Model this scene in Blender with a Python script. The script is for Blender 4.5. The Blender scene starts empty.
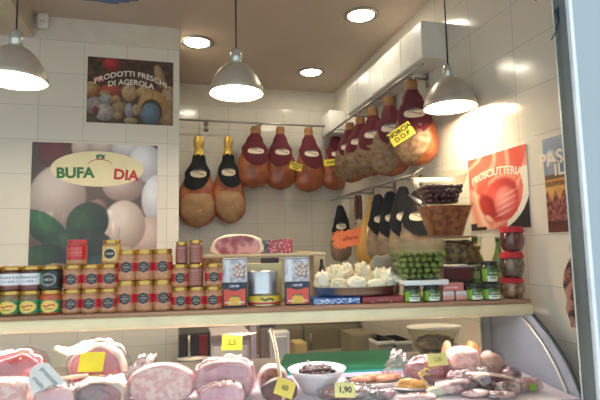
import bpy, bmesh, math, random
from mathutils import Vector, Matrix, noise
random.seed(7)
PI = math.pi
COL = bpy.context.scene.collection
scene = bpy.context.scene

# ------------------------------------------------------------------ camera
ya, pt, ro = math.radians(15), math.radians(5.65), math.radians(1.2)
CAM = Vector((0, 0, 1.55))
R0 = Vector((math.cos(ya), -math.sin(ya), 0))
FW = Vector((math.sin(ya)*math.cos(pt), math.cos(ya)*math.cos(pt), math.sin(pt)))
U0 = R0.cross(FW)
RT = R0*math.cos(ro) - U0*math.sin(ro)
UP = U0*math.cos(ro) + R0*math.sin(ro)
cd = bpy.data.cameras.new('camera')
cam = bpy.data.objects.new('camera', cd)
COL.objects.link(cam)
cd.sensor_width = 36
cd.lens = 28.8
cd.clip_start = 0.02
m = Matrix((RT, UP, -FW)).transposed().to_4x4()
m.translation = CAM
cam.matrix_world = m
scene.camera = cam

def ray(x, y): return FW + RT*((x-300)/480) - UP*((y-200)/480)
CA = math.radians(9.3)                      # the counter stands a little askew in the room
A = Vector((math.cos(CA), -math.sin(CA), 0))
B = Vector((math.sin(CA), math.cos(CA), 0))
O = CAM + ray(270, 307)*1.75
V0 = B.dot(O-CAM)
U00 = A.dot(O-CAM)
ZB = 1.332                                  # top of the counter board
ZD = 1.035                                  # display deck
def pv(x, y, v):
    d = ray(x, y); return CAM + d*((V0+v)/B.dot(d))
def uof(q): return A.dot(q-CAM)-U00
def pX(x, y, X): d = ray(x, y); return CAM + d*(X/d.x)
def pY(x, y, Y): d = ray(x, y); return CAM + d*(Y/d.y)
def pZ(x, y, Z): d = ray(x, y); return CAM + d*((Z-1.55)/d.z)
def dep(q): return (q-CAM).dot(FW)
def spot(xl, xr, yt, v, zb):
    """a piece on the counter: its base point, width and height in metres"""
    xc = (xl+xr)/2
    yb = yt+30
    for _ in range(6):
        q = pv(xc, yb, v)
        yb += (q.z-zb)*480/dep(q)
    base = pv(xc, yb, v); base.z = zb
    W = (xr-xl)*dep(base)/480
    H = pv(xc, yt, v).z-zb
    return base, W, H

# ------------------------------------------------------------------ helpers
def lin(c):
    return tuple((x/12.92 if x <= .04045 else ((x+.055)/1.055)**2.4) for x in c[:3])
def rgb(r, g, b): return (r/255, g/255, b/255)

def link(o, parent=None):
    COL.objects.link(o)
    if parent: o.parent = parent
    return o
def mk(name, vs, fs, mat, parent=None, smooth=True, col=None, label=None):
    me = bpy.data.meshes.new(name)
    me.from_pydata([tuple(v) for v in vs], [], [tuple(f) for f in fs])
    me.update()
    if smooth: me.polygons.foreach_set('use_smooth', [True]*len(me.polygons))
    if col:
        a = me.color_attributes.new('Col', 'FLOAT_COLOR', 'POINT')
        for i, c in enumerate(col):
            a.data[i].color = (*lin(c), 1)
    me.materials.append(mat)
    o = bpy.data.objects.new(name, me)
    link(o, parent)
    if label: o['label'] = label
    return o
def thing(name, label, cat, loc=(0,0,0), rz=0, group=None):
    o = bpy.data.objects.new(name, None)
    o.empty_display_size = .05
    COL.objects.link(o)
    o.location = loc; o.rotation_euler = (0, 0, rz)
    o['label'] = label; o['category'] = cat
    if group: o['group'] = group
    return o
def tag(o, label, cat, group=None, loc=None, rz=None):
    o['label'] = label; o['category'] = cat
    if group: o['group'] = group
    if loc is not None: o.location = loc
    if rz is not None: o.rotation_euler = (0, 0, rz)
    return o
def struct(o): o['kind'] = 'structure'; return o
def copy_tree(o, parent=None):
    c = o.copy(); COL.objects.link(c); c.parent = parent
    for ch in list(o.children): copy_tree(ch, c)
    return c

class G:
    """collects pieces of one mesh"""
    def __init__(s): s.v = []; s.f = []; s.c = []
    def add(s, vs, fs):
        n = len(s.v); s.v += [Vector(v) for v in vs]; s.f += [tuple(i+n for i in f) for f in fs]; return s
    def box(s, x0, x1, y0, y1, z0, z1):
        return s.add([(x0,y0,z0),(x1,y0,z0),(x1,y1,z0),(x0,y1,z0),(x0,y0,z1),(x1,y0,z1),(x1,y1,z1),(x0,y1,z1)],
                     [(3,2,1,0),(4,5,6,7),(0,1,5,4),(1,2,6,5),(2,3,7,6),(3,0,4,7)])
    def rbox(s, x0, x1, y0, y1, z0, z1, r, seg=2):
        bm = bmesh.new(); bmesh.ops.create_cube(bm, size=1)
        for v in bm.verts:
            v.co = Vector(((x0+x1)/2+v.co.x*(x1-x0), (y0+y1)/2+v.co.y*(y1-y0), (z0+z1)/2+v.co.z*(z1-z0)))
        bmesh.ops.bevel(bm, geom=bm.edges[:], offset=r, segments=seg, profile=.5, affect='EDGES')
        bm.verts.index_update()
        s.add([v.co.copy() for v in bm.verts], [[v.index for v in f.verts] for f in bm.faces]); bm.free(); return s
    def lathe(s, prof, n=24, sx=1, sy=1, c=(0,0,0)):
        vs = []; fs = []
        for (r, z) in prof:
            for i in range(n):
                a = 2*PI*i/n; vs.append((c[0]+r*sx*math.cos(a), c[1]+r*sy*math.sin(a), c[2]+z))
        for j in range(len(prof)-1):
            for i in range(n):
                k = (i+1) % n; fs.append((j*n+i, j*n+k, (j+1)*n+k, (j+1)*n+i))
        if prof[0][0] > 1e-5: fs.append(tuple(range(n-1, -1, -1)))
        if prof[-1][0] > 1e-5: fs.append(tuple((len(prof)-1)*n+i for i in range(n)))
        return s.add(vs, fs)
    def tube(s, pts, r, n=8):
        pts = [Vector(p) for p in pts]; vs = []; fs = []
        for i, p in enumerate(pts):
            t = (pts[min(i+1, len(pts)-1)]-pts[max(i-1, 0)]).normalized()
            a = Vector((0,0,1)) if abs(t.z) < .9 else Vector((1,0,0))
            u = t.cross(a).normalized(); w = t.cross(u)
            rr = r[i] if isinstance(r, (list, tuple)) else r
            for k in range(n):
                an = 2*PI*k/n; vs.append(p+u*rr*math.cos(an)+w*rr*math.sin(an))
        for i in range(len(pts)-1):
            for k in range(n):
                j = (k+1) % n; fs.append((i*n+k, i*n+j, (i+1)*n+j, (i+1)*n+k))
        fs.append(tuple(range(n-1, -1, -1))); fs.append(tuple((len(pts)-1)*n+k for k in range(n)))
        return s.add(vs, fs)
    def grid(s, nx, ny, fn, closed=False):
        n = len(s.v); vs = [fn(i/nx, j/ny) for j in range(ny+1) for i in range(nx if closed else nx+1)]
        w = nx if closed else nx+1; fs = []
        for j in range(ny):
            for i in range(nx):
                k = (i+1) % w if closed else i+1
                fs.append((j*w+i, j*w+k, (j+1)*w+k, (j+1)*w+i))
        return s.add(vs, fs)
    def prism(s, poly, y0, y1):
        n = len(poly)
        vs = [(x, y0, z) for x, z in poly]+[(x, y1, z) for x, z in poly]
        fs = [tuple(range(n)), tuple(range(2*n-1, n-1, -1))]
        for i in range(n):
            k = (i+1) % n; fs.append((i, i+n, k+n, k))
        return s.add(vs, fs)
    def xf(s, M):
        s.v = [M @ Vector(v) for v in s.v]; return s
    def build(s, name, mat, parent=None, smooth=True, col=None, label=None):
        c = [col(v) for v in s.v] if col else None
        o = mk(name, s.v, s.f, mat, parent, smooth, c, label)
        return o
def sharp(o, ang=35):
    me = o.data
    bm = bmesh.new(); bm.from_mesh(me)
    for e in bm.edges:
        if len(e.link_faces) == 2 and e.calc_face_angle(0) > math.radians(ang): e.smooth = False
    bm.to_mesh(me); bm.free(); return o

def painted(name, nx, ny, pos, colf, mat, parent=None, label=None):
    """a printed sheet: grid of points, each with its printed colour; u to the right, v up"""
    vs = []; cs = []; fs = []
    for j in range(ny+1):
        for i in range(nx+1):
            u, v = i/nx, j/ny
            vs.append(pos(u, v)); cs.append(colf(u, v))
    for j in range(ny):
        for i in range(nx):
            a = j*(nx+1)+i; fs.append((a, a+1, a+nx+2, a+nx+1))
    return mk(name, vs, fs, mat, parent, True, cs, label)

def text(body, size, mat, parent, name='lettering', loc=(0,0,0), warp=None, bold=0.0, ext=.0004, rot=0, spacing=1.0, label=None, M=None):
    """upright lettering in the local xz plane facing -y"""
    cu = bpy.data.curves.new('tmp', 'FONT'); cu.body = body; cu.size = size
    cu.align_x = 'CENTER'; cu.align_y = 'CENTER'; cu.extrude = ext; cu.offset = bold; cu.space_character = spacing
    cu.resolution_u = 3
    o = bpy.data.objects.new('tmp', cu); COL.objects.link(o)
    dg = bpy.context.evaluated_depsgraph_get()
    me = bpy.data.meshes.new_from_object(o.evaluated_get(dg))
    bpy.data.objects.remove(o); bpy.data.curves.remove(cu)
    vs = []
    cr, sr = math.cos(rot), math.sin(rot)
    for v in me.vertices:
        x, z, y = v.co.x, v.co.y, -v.co.z
        if warp: x, z = warp(x, z)
        x, z = x*cr-z*sr, x*sr+z*cr
        q = Vector((x, y, z))
        if M: q = M @ q
        vs.append(q+Vector(loc))
    fs = [tuple(p.vertices) for p in me.polygons]
    bpy.data.meshes.remove(me)
    return mk(name, vs, fs, mat, parent, False, None, label)

# ------------------------------------------------------------------ materials
MATS = {}
def mat(name, c, rough=.5, metal=0, coat=0, nz=None, bump=None, spec=.5, c2=None, sss=0, coords='Object'):
    if name in MATS: return MATS[name]
    M = bpy.data.materials.new(name); M.use_nodes = True; nt = M.node_tree; N = nt.nodes; L = nt.links
    p = N['Principled BSDF']
    p.inputs['Roughness'].default_value = rough; p.inputs['Metallic'].default_value = metal
    p.inputs['Coat Weight'].default_value = coat; p.inputs['Coat Roughness'].default_value = .08
    p.inputs['Specular IOR Level'].default_value = spec
    if sss: p.inputs['Subsurface Weight'].default_value = sss; p.inputs['Subsurface Scale'].default_value = .01
    tc = N.new('ShaderNodeTexCoord')
    nz = nz or (12, .06)
    n = N.new('ShaderNodeTexNoise'); n.inputs['Scale'].default_value = nz[0]; n.inputs['Detail'].default_value = 4
    L.new(tc.outputs[coords], n.inputs['Vector'])
    r = N.new('ShaderNodeValToRGB')
    a = lin(c)
    if c2: b = lin(c2); lo, hi = a, b
    else:
        k = nz[1]; lo = tuple(x*(1-k) for x in a); hi = tuple(min(1, x*(1+k)) for x in a)
    w = nz[2] if len(nz) > 2 else .2
    r.color_ramp.elements[0].position = .5-w; r.color_ramp.elements[1].position = .5+w
    r.color_ramp.elements[0].color = (*lo, 1); r.color_ramp.elements[1].color = (*hi, 1)
    L.new(n.outputs['Fac'], r.inputs['Fac']); L.new(r.outputs['Color'], p.inputs['Base Color'])
    if bump:
        n2 = N.new('ShaderNodeTexNoise'); n2.inputs['Scale'].default_value = bump[0]; n2.inputs['Detail'].default_value = 3
        L.new(tc.outputs[coords], n2.inputs['Vector'])
        b = N.new('ShaderNodeBump'); b.inputs['Strength'].default_value = bump[1]; b.inputs['Distance'].default_value = bump[2] if len(bump) > 2 else .004
        L.new(n2.outputs['Fac'], b.inputs['Height']); L.new(b.outputs['Normal'], p.inputs['Normal'])
        if coat: L.new(b.outputs['Normal'], p.inputs['Coat Normal'])
    MATS[name] = M; return M
def clear(name, tint=(1,1,1), f0=.05, rough=.03, bump=None, dense=0, body=(1,1,1)):
    """thin see-through sheet: passes light, reflects by angle; dense = share of milky body"""
    if name in MATS: return MATS[name]
    M = bpy.data.materials.new(name); M.use_nodes = True; nt = M.node_tree; N = nt.nodes; L = nt.links
    N.remove(N['Principled BSDF']); out = N['Material Output']
    tr = N.new('ShaderNodeBsdfTransparent'); tr.inputs['Color'].default_value = (*lin(tint), 1)
    gl = N.new('ShaderNodeBsdfGlossy'); gl.inputs['Roughness'].default_value = rough
    lw = N.new('ShaderNodeLayerWeight'); lw.inputs['Blend'].default_value = .5
    pw = N.new('ShaderNodeMath'); pw.operation = 'POWER'; pw.inputs[1].default_value = 4
    L.new(lw.outputs['Facing'], pw.inputs[0])
    mr = N.new('ShaderNodeMapRange'); mr.inputs['To Min'].default_value = f0; mr.inputs['To Max'].default_value = .8
    L.new(pw.outputs[0], mr.inputs['Value'])
    mx = N.new('ShaderNodeMixShader'); L.new(mr.outputs['Result'], mx.inputs['Fac'])
    base = tr.outputs[0]
    if dense:
        df = N.new('ShaderNodeBsdfDiffuse'); df.inputs['Color'].default_value = (*lin(body), 1)
        m2 = N.new('ShaderNodeMixShader'); m2.inputs['Fac'].default_value = dense
        L.new(tr.outputs[0], m2.inputs[1]); L.new(df.outputs[0], m2.inputs[2]); base = m2.outputs[0]
    if bump:
        tc = N.new('ShaderNodeTexCoord')
        n2 = N.new('ShaderNodeTexNoise'); n2.inputs['Scale'].default_value = bump[0]; n2.inputs['Detail'].default_value = 2
        L.new(tc.outputs['Object'], n2.inputs['Vector'])
        b = N.new('ShaderNodeBump'); b.inputs['Strength'].default_value = bump[1]; b.inputs['Distance'].default_value = .01
        L.new(n2.outputs['Fac'], b.inputs['Height']); L.new(b.outputs['Normal'], gl.inputs['Normal'])
    L.new(base, mx.inputs[1]); L.new(gl.outputs[0], mx.inputs[2]); L.new(mx.outputs[0], out.inputs['Surface'])
    MATS[name] = M; return M
def printed(name='print', rough=.5, coat=0):
    if name in MATS: return MATS[name]
    M = bpy.data.materials.new(name); M.use_nodes = True; N = M.node_tree.nodes
    p = N['Principled BSDF']; p.inputs['Roughness'].default_value = rough; p.inputs['Coat Weight'].default_value = coat
    a = N.new('ShaderNodeAttribute'); a.attribute_name = 'Col'
    M.node_tree.links.new(a.outputs['Color'], p.inputs['Base Color'])
    MATS[name] = M; return M
def emit(name, c, s):
    if name in MATS: return MATS[name]
    M = bpy.data.materials.new(name); M.use_nodes = True; N = M.node_tree.nodes
    p = N['Principled BSDF']; p.inputs['Base Color'].default_value = (.8, .8, .8, 1)
    p.inputs['Emission Color'].default_value = (*lin(c), 1); p.inputs['Emission Strength'].default_value = s
    MATS[name] = M; return M
def tiles(name, c, w, h, off=(0,0,0), axis='x', rough=.13):
    M = bpy.data.materials.new(name); M.use_nodes = True; nt = M.node_tree; N = nt.nodes; L = nt.links
    p = N['Principled BSDF']; p.inputs['Roughness'].default_value = rough
    g = N.new('ShaderNodeNewGeometry'); sp = N.new('ShaderNodeSeparateXYZ'); L.new(g.outputs['Position'], sp.inputs[0])
    cb = N.new('ShaderNodeCombineXYZ')
    def sh(src, o, dst):
        a = N.new('ShaderNodeMath'); a.operation = 'ADD'; a.inputs[1].default_value = o; L.new(src, a.inputs[0]); L.new(a.outputs[0], dst)
    sh(sp.outputs['X' if axis == 'x' else 'Y'], off[0], cb.inputs['X']); sh(sp.outputs['Z'], off[1], cb.inputs['Y'])
    b = N.new('ShaderNodeTexBrick'); b.offset = 0; b.squash = 1
    b.inputs['Scale'].default_value = 1; b.inputs['Brick Width'].default_value = w; b.inputs['Row Height'].default_value = h
    b.inputs['Mortar Size'].default_value = .0016; b.inputs['Mortar Smooth'].default_value = .3
    b.inputs['Color1'].default_value = (*lin(c), 1); b.inputs['Color2'].default_value = (*lin(tuple(x*.98 for x in c)), 1)
    b.inputs['Mortar'].default_value = (*lin(tuple(x*.82 for x in c)), 1)
    L.new(cb.outputs[0], b.inputs['Vector']); L.new(b.outputs['Color'], p.inputs['Base Color'])
    # every tile sits a little differently: a per-tile tilt of the normal breaks up the reflections
    sc = N.new('ShaderNodeVectorMath'); sc.operation = 'DIVIDE'; sc.inputs[1].default_value = (w, h, 1); L.new(cb.outputs[0], sc.inputs[0])
    fl = N.new('ShaderNodeVectorMath'); fl.operation = 'FLOOR'; L.new(sc.outputs[0], fl.inputs[0])
    wn = N.new('ShaderNodeTexWhiteNoise'); L.new(fl.outputs[0], wn.inputs['Vector'])
    su = N.new('ShaderNodeVectorMath'); su.operation = 'SUBTRACT'; su.inputs[1].default_value = (.5, .5, .5); L.new(wn.outputs['Color'], su.inputs[0])
    s2 = N.new('ShaderNodeVectorMath'); s2.operation = 'SCALE'; s2.inputs['Scale'].default_value = .035; L.new(su.outputs[0], s2.inputs[0])
    bp = N.new('ShaderNodeBump'); bp.inputs['Strength'].default_value = .35; bp.inputs['Distance'].default_value = .002; bp.invert = True
    L.new(b.outputs['Fac'], bp.inputs['Height'])
    ad = N.new('ShaderNodeVectorMath'); ad.operation = 'ADD'; L.new(bp.outputs[0], ad.inputs[0]); L.new(s2.outputs[0], ad.inputs[1])
    nm = N.new('ShaderNodeVectorMath'); nm.operation = 'NORMALIZE'; L.new(ad.outputs[0], nm.inputs[0]); L.new(nm.outputs[0], p.inputs['Normal'])
    return M
def woodm(name, c1, c2, sc=(2, 30, 30), rough=.5):
    if name in MATS: return MATS[name]
    M = bpy.data.materials.new(name); M.use_nodes = True; nt = M.node_tree; N = nt.nodes; L = nt.links
    p = N['Principled BSDF']; p.inputs['Roughness'].default_value = rough
    tc = N.new('ShaderNodeTexCoord'); mp = N.new('ShaderNodeMapping'); mp.inputs['Scale'].default_value = sc
    L.new(tc.outputs['Object'], mp.inputs[0]); n = N.new('ShaderNodeTexNoise'); n.inputs['Scale'].default_value = 1; n.inputs['Detail'].default_value = 5
    L.new(mp.outputs[0], n.inputs['Vector']); r = N.new('ShaderNodeValToRGB')
    r.color_ramp.elements[0].position = .3; r.color_ramp.elements[1].position = .7
    r.color_ramp.elements[0].color = (*lin(c1), 1); r.color_ramp.elements[1].color = (*lin(c2), 1)
    L.new(n.outputs['Fac'], r.inputs[0]); L.new(r.outputs[0], p.inputs['Base Color']); MATS[name] = M; return M

TILE_C = rgb(226, 220, 205)
PR = printed('printed_paper', .55)
PRG = printed('printed_gloss', .25, .3)
white_plastic = mat('white_plastic', rgb(232, 230, 222), .35)
paint = mat('wall_paint', rgb(214, 206, 190), .7)
ceil_m = mat('ceiling_paint', rgb(190, 174, 158), .6, nz=(3, .03))
steel = mat('brushed_steel', rgb(190, 190, 188), .28, 1, nz=(60, .08))
steel_dull = mat('zinc_steel', rgb(170, 168, 162), .42, 1, nz=(40, .1))
alu = mat('pale_aluminium', rgb(186, 196, 200), .38, .5)
grey_paint = mat('grey_coated_metal', rgb(104, 113, 113), .5, .15)
black_m = mat('black_rubber', rgb(28, 28, 30), .5)
gold_lid = mat('gold_tin', rgb(196, 158, 84), .22, .9)
gold_foil = mat('gold_foil', rgb(222, 186, 92), .3, .8, bump=(60, .6))
wood = woodm('pale_pine', rgb(150, 108, 80), rgb(186, 144, 110))
beech = woodm('beech_board', rgb(206, 178, 136), rgb(226, 204, 166))
cream_rail = mat('cream_enamel', rgb(234, 221, 178), .35, 0, .3)
glass = clear('counter_glass', (.985,.99,.985), .045, .01)
pane_m = clear('window_glass', (.99,.995,.99), .003, .01)
tub = clear('clear_tub_plastic', (.97,.97,.94), .025, .22)
film = clear('cling_film', (.98,.96,.97), .2, .1, (34, 1.0), .02, (.95,.88,.93))
black_cloth = mat('black_cotton', rgb(14, 14, 17), .9, bump=(180, .4))
maroon_cloth = mat('maroon_cotton', rgb(96, 16, 30), .85, bump=(180, .4))
rope = mat('rope', rgb(176, 160, 130), .9)
ink = mat('black_ink', rgb(20, 20, 22), .6)
yellow_card = mat('yellow_card', rgb(250, 226, 74), .6)
palecard = mat('pale_yellow_card', rgb(250, 236, 150), .6)

# ------------------------------------------------------------------ room
XR = 1.42; YB = 4.02; YJ = 3.0; XL = -2.3; ZC = 2.94; XJ = 0.04; YF = 1.12
def slab(name, x0, x1, y0, y1, z0, z1, m): return struct(G().box(x0, x1, y0, y1, z0, z1).build(name, m, smooth=False))
slab('floor', XL-.1, 2.4, -1.5, YB+.1, -.1, 0, mat('terracotta_floor', rgb(150, 130, 112), .4))
slab('ceiling', XL, XR, YF, YB, ZC, ZC+.08, ceil_m)
TT = 2.805
tl = tiles('tiles_left', TILE_C, .24, .2, (.03+.24*4, .0))
slab('wall_left', XL, XJ, YJ, YB, 0, TT, tl)
slab('trim_1', XL, XJ, YJ-.001, YB, TT, ZC, paint)
tb = tiles('tiles_back', TILE_C, .24, .2, (.02, .04))
slab('wall_back', XJ, XR, YB, YB+.1, 0, 2.765, tb)
slab('trim_2', XJ, XR, YB-.001, YB+.1, 2.765, ZC, paint)
tr_ = tiles('tiles_right', rgb(228, 221, 206), .3, .2, (.11, .02), 'y')
slab('wall_right', XR, XR+.1, YF+.02, YB+.1, 0, ZC, tr_)
slab('wall_outer', XL-.1, XL, YF, YB, 0, ZC, paint)
# dropped box in the left ceiling corner
slab('trim_3', XL, -.785, YF, YJ, TT, ZC, mat('soffit_paint', rgb(196, 184, 160), .6))
# facade lintel above the shop opening, out of the frame
slab('wall_front', XL-.1, 2.4, YF-.14, YF, 2.62, 3.1, mat('facade', rgb(170, 168, 160), .8))

# ------------------------------------------------------------------ shop front: post, pane, door glass
def frame_post():
    t = thing('shopfront_post', 'grey metal shopfront post with bright edge strip on the right of the opening', 'post', (0,0,0))
    x0 = pY(569, 200, 1.09).x; x1 = pY(580.5, 200, 1.05).x
    G().rbox(x0, x1, 1.05, 1.09, 0, 2.62, .002).build('jamb', grey_paint, t, False)
    G().rbox(x1+.001, x1+.0125, 1.038, 1.10, 0, 2.62, .002).build('edge_strip', mat('bright_alu', rgb(225, 232, 235), .3, .3), t, False)
    G().rbox(x1+.0135, x1+.022, 1.045, 1.10, 0, 2.62, .002).build('glazing_bead', alu, t, False)
    G().box(x1+.0225, x1+.027, 1.055, 1.10, 0, 2.62).build('rubber_gasket', black_m, t, False)
    return x0, x1
fx0, fx1 = frame_post()
o = G().box(XL, fx0-.0005, 1.07, 1.076, .9, 2.62).build('window_1', pane_m, None, False); struct(o)
dgl = mat('mirrored_door_glass', rgb(160, 172, 174), .06, .9, nz=(1, .02))
o = G().box(fx1+.0275, fx1+.75, 1.07, 1.078, .05, 2.62).build('window_2', dgl, None, False); struct(o)
# vinyl lettering on the pane
def vinyl(poly, name, label):
    pts = [pY(x, y, 1.069) for x, y in poly]
    n = len(pts); g = G(); c = sum(pts, Vector())/n
    g.add([p-Vector((0, .0006, 0)) for p in pts]+[p+Vector((0, .0006, 0)) for p in pts],
          [tuple(range(n)), tuple(range(2*n-1, n-1, -1))]+[(i, i+n, (i+1) % n+n, (i+1) % n) for i in range(n)])
    for i in range(len(g.v)): g.v[i] = g.v[i]-c
    o = g.build(name, mat('navy_vinyl', rgb(22, 34, 52), .5), None, False); o.location = c; return o
tag(vinyl([(558.5,5.5),(559.5,20),(557.5,30),(552,40),(550.7,40),(555,32),(557.5,22),(557,16),(554,11),(556,9)], 'vinyl_letter', ''),
    'dark curved vinyl letter stroke on the shop window beside the grey post', 'lettering')
tag(vinyl([(534,-9),(537,-9),(536.5,.8),(534.5,.3)], 'vinyl_letter', ''), 'tip of a dark vinyl letter at the top edge above the right wall', 'lettering')
tag(vinyl([(80,-14),(139,-14),(138.5,1.2),(130,1.0),(129,2.6),(119,2.2),(118.5,4.2),(108,3.2),(96,1),(84,.2)], 'vinyl_letter', ''),
    'navy stepped vinyl shape at the top edge of the window above the cheese poster', 'lettering')

# ------------------------------------------------------------------ lamps
def pendant(px, py, wpx, label, dia=.25, z=None):
    q = CAM+ray(px, py)*(480*dia/wpx)
    t = thing('pendant_lamp', label, 'lamp', q, 0, 'pendant lamps over the counter')
    R = dia/2
    prof = [(R, -.005), (R*1.01, 0), (R*.985, .018), (R*.91, .045), (R*.79, .075), (R*.63, .104), (R*.43, .128), (R*.26, .140), (.024, .144)]
    inner = [(r-.003, z_) for r, z_ in reversed(prof)]
    g = G(); g.v = []
    full = prof+inner
    n = 40; vs = []; fs = []
    for (r, z_) in full:
        for i in range(n): a = 2*PI*i/n; vs.append((r*math.cos(a), r*math.sin(a), z_))
    L_ = len(full)
    for j in range(L_):
        jj = (j+1) % L_
        for i in range(n):
            k = (i+1) % n; fs.append((j*n+i, j*n+k, jj*n+k, jj*n+i))
    mk('lamp_shade', vs, fs, mat('spun_aluminium', rgb(200, 192, 176), .36, .55, nz=(30, .04)), t)
    G().lathe([(.02, .14), (.026, .143), (.026, .185), (.023, .2), (.014, .211), (.006, .214)], 20).build('socket_cap', mat('clear_cap', rgb(200, 204, 198), .2, .6), t)
    G().tube([(0,0,.212), (0,0,ZC-q.z-.02)], .0035, 8).build('cord', ink, t)
    G().lathe([(.045, ZC-q.z-.025), (.045, ZC-q.z-.002)], 20).build('ceiling_rose', white_plastic, t)
    G().lathe([(R*.88, .012), (R*.5, .002), (0.0001, -.002)], 32).build('bulb', emit('warm_bulb', (1, .9, .76), PEND), t)
    return t
PEND = 32
pendant(14.5, 80, 61, 'leftmost pendant lamp, grey metal dome hanging on a black cord')
pendant(236.5, 93, 54, 'middle pendant lamp, grey metal dome hanging before the hanging hams')
pendant(450, 107, 52, 'rightmost pendant lamp, grey metal dome hanging by the tiled right wall')
def downlight(px, py, label, r=.075):
    q = pZ(px, py, ZC)
    t = thing('recessed_downlight', label, 'light', q, 0, 'recessed ceiling downlights')
    G().lathe([(r*1.28, -.0005), (r*1.28, -.006), (r*1.05, -.012), (r*1.0, -.004)], 32).build('trim_ring', steel_dull, t)
    G().lathe([(r*1.0, -.003), (r*.7, -.009), (.0001, -.011)], 32).build('diffuser', emit('cool_lamp', (1, .95, .86), 26), t)
downlight(197, 42, 'round ceiling downlight nearest the cheese poster, leftmost of three', .088)
downlight(311, 72, 'small round ceiling downlight deepest in the alcove, before the back wall', .084)
downlight(361, 15, 'round ceiling downlight nearest the camera, rightmost of three', .083)
# motion sensor in the corner
q = pY(43, 21, 2.975)
t = thing('motion_sensor', 'small white rounded motion sensor on the wall under the ceiling at the top left', 'sensor', q)
G().rbox(-.03, .03, -.02, .024, -.045, .045, .014, 3).build('housing', white_plastic, t)
G().lathe([(.0001, -.012), (.014, -.008), (.02, 0), (.014, .008), (.0001, .012)], 16, 1, .5, (0, -.02, -.015)).build('lens', mat('milky_lens', rgb(220, 218, 208), .2), t)

# ------------------------------------------------------------------ posters
def mixc(a, b, k): k = max(0, min(1, k)); return tuple(a[i]*(1-k)+b[i]*k for i in range(3))
def nzv(x, y, s=0): return noise.noise(Vector((x, y, s)))
def blob(c, u, v, cx, cy, rx, ry, hi, lo, edge=.04, rot=0, lx=-.3, ly=.4):
    dx, dy = u-cx, v-cy
    if rot: cr, sr = math.cos(rot), math.sin(rot); dx, dy = dx*cr+dy*sr, -dx*sr+dy*cr
    d = math.hypot(dx/rx, dy/ry)
    if d > 1+edge: return c
    sh = 1-min(1, math.hypot(dx/rx-lx, dy/ry-ly)/1.5)
    k = 1-max(0, (d-1+edge)/(2*edge))
    return mixc(c, mixc(lo, hi, sh*1.25), k)
def c_(r, g, b): return rgb(r, g, b)

def poster(name, label, plane, corners, colf, nx, ny):
    """plane: ('Y', y) facing -y or ('X', x) facing -x; corners = pixel tl, br on the wall"""
    if plane[0] == 'Y':
        a = pY(*corners[0], plane[1]); b = pY(*corners[1], plane[1]); W = b.x-a.x; H = a.z-b.z
        base = Vector(((a.x+b.x)/2, plane[1]-.004, (a.z+b.z)/2)); rz = 0
    else:
        a = pX(*corners[0], plane[1]); b = pX(*corners[1], plane[1]); W = a.y-b.y; H = a.z-b.z
        base = Vector((plane[1]-.004, (a.y+b.y)/2, (a.z+b.z)/2)); rz = -PI/2
    t = thing(name, label, 'poster', base, rz)
    G().box(-W/2, W/2, 0, .0035, -H/2, H/2).build('backing_board', white_plastic, t, False)
    painted('picture', nx, ny, lambda u, v: (-W/2+W*u, -.0006, -H/2+H*v), colf, printed('poster_print', .35, .2), t)
    return t, W, H

def cheese_col(u, v):
    c = mixc(c_(46, 34, 22), c_(96, 82, 60), .5+nzv(u*7, v*7))
    if v > .55: c = mixc(c, mixc(c_(40,44,24), c_(120,60,50), nzv(u*14, v*14, 3)+.4), .8)
    c = blob(c, u, v, .27, .9, .1, .1, c_(205,50,50), c_(110,20,24))
    c = blob(c, u, v, .13, .66, .07, .05, c_(200,60,50), c_(120,24,24))
    c = blob(c, u, v, .84, .75, .06, .2, c_(176,150,110), c_(110,84,56), rot=.2)
    for (x, y, a, b, h, l) in [
        (.05,.5,.09,.12,c_(226,190,110),c_(150,60,50)), (.95,.42,.1,.2,c_(214,184,150),c_(140,104,76)),
        (.27,.5,.13,.09,c_(226,90,60),c_(150,40,30)), (.2,.44,.06,.06,c_(230,200,140),c_(160,120,70)),
        (.48,.48,.09,.13,c_(240,214,160),c_(170,130,80)), (.66,.5,.1,.1,c_(236,200,130),c_(150,110,60)),
        (.1,.25,.13,.14,c_(190,190,190),c_(100,90,90)), (.22,.36,.08,.08,c_(210,214,220),c_(120,120,124)),
        (.33,.37,.05,.06,c_(224,190,110),c_(150,100,60)), (.2,.16,.12,.13,c_(226,226,224),c_(130,126,130)),
        (.1,.17,.03,.08,c_(170,40,60),c_(110,20,40)), (.37,.24,.09,.1,c_(190,170,130),c_(110,90,60)),
        (.35,.12,.05,.06,c_(214,180,110),c_(140,100,60)), (.48,.2,.05,.12,c_(200,206,220),c_(110,110,130)),
        (.56,.22,.04,.09,c_(230,216,180),c_(150,120,80)), (.5,.05,.08,.05,c_(210,190,140),c_(130,110,70)),
        (.94,.12,.1,.14,c_(190,170,110),c_(120,100,60))]:
        c = blob(c, u, v, x, y, a, b, h, l)
    c = blob(c, u, v, .76, .28, .18, .26, c_(232,190,120), c_(170,120,66))
    c = blob(c, u, v, .74, .2, .13, .2, c_(60,56,40), c_(40,36,30))
    c = blob(c, u, v, .73, .17, .12, .17, c_(110,160,200), c_(50,80,110))
    if v < .6: c = mixc(c, c_(90,66,44), .25+.5*max(0, nzv(u*26, v*22, 7)))
    return mixc(c, c_(80,66,54), .12)
tP, W, H = poster('cheese_poster', 'photo poster of cheeses and sausages lettered PRODOTTI FRESCHI DI AGEROLA on the left wall', ('Y', YJ), ((88,56.5),(173,126)), cheese_col, 110, 80)
lett = mat('poster_lettering', rgb(228, 220, 206), .5)
arch = lambda k, R: (lambda x, z: (x, z-k*x*x/R))
text('PRODOTTI FRESCHI', .046, lett, tP, loc=(0,-.0015,H*.27), warp=arch(.35, W/2), bold=.0009, spacing=1.02)
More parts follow.
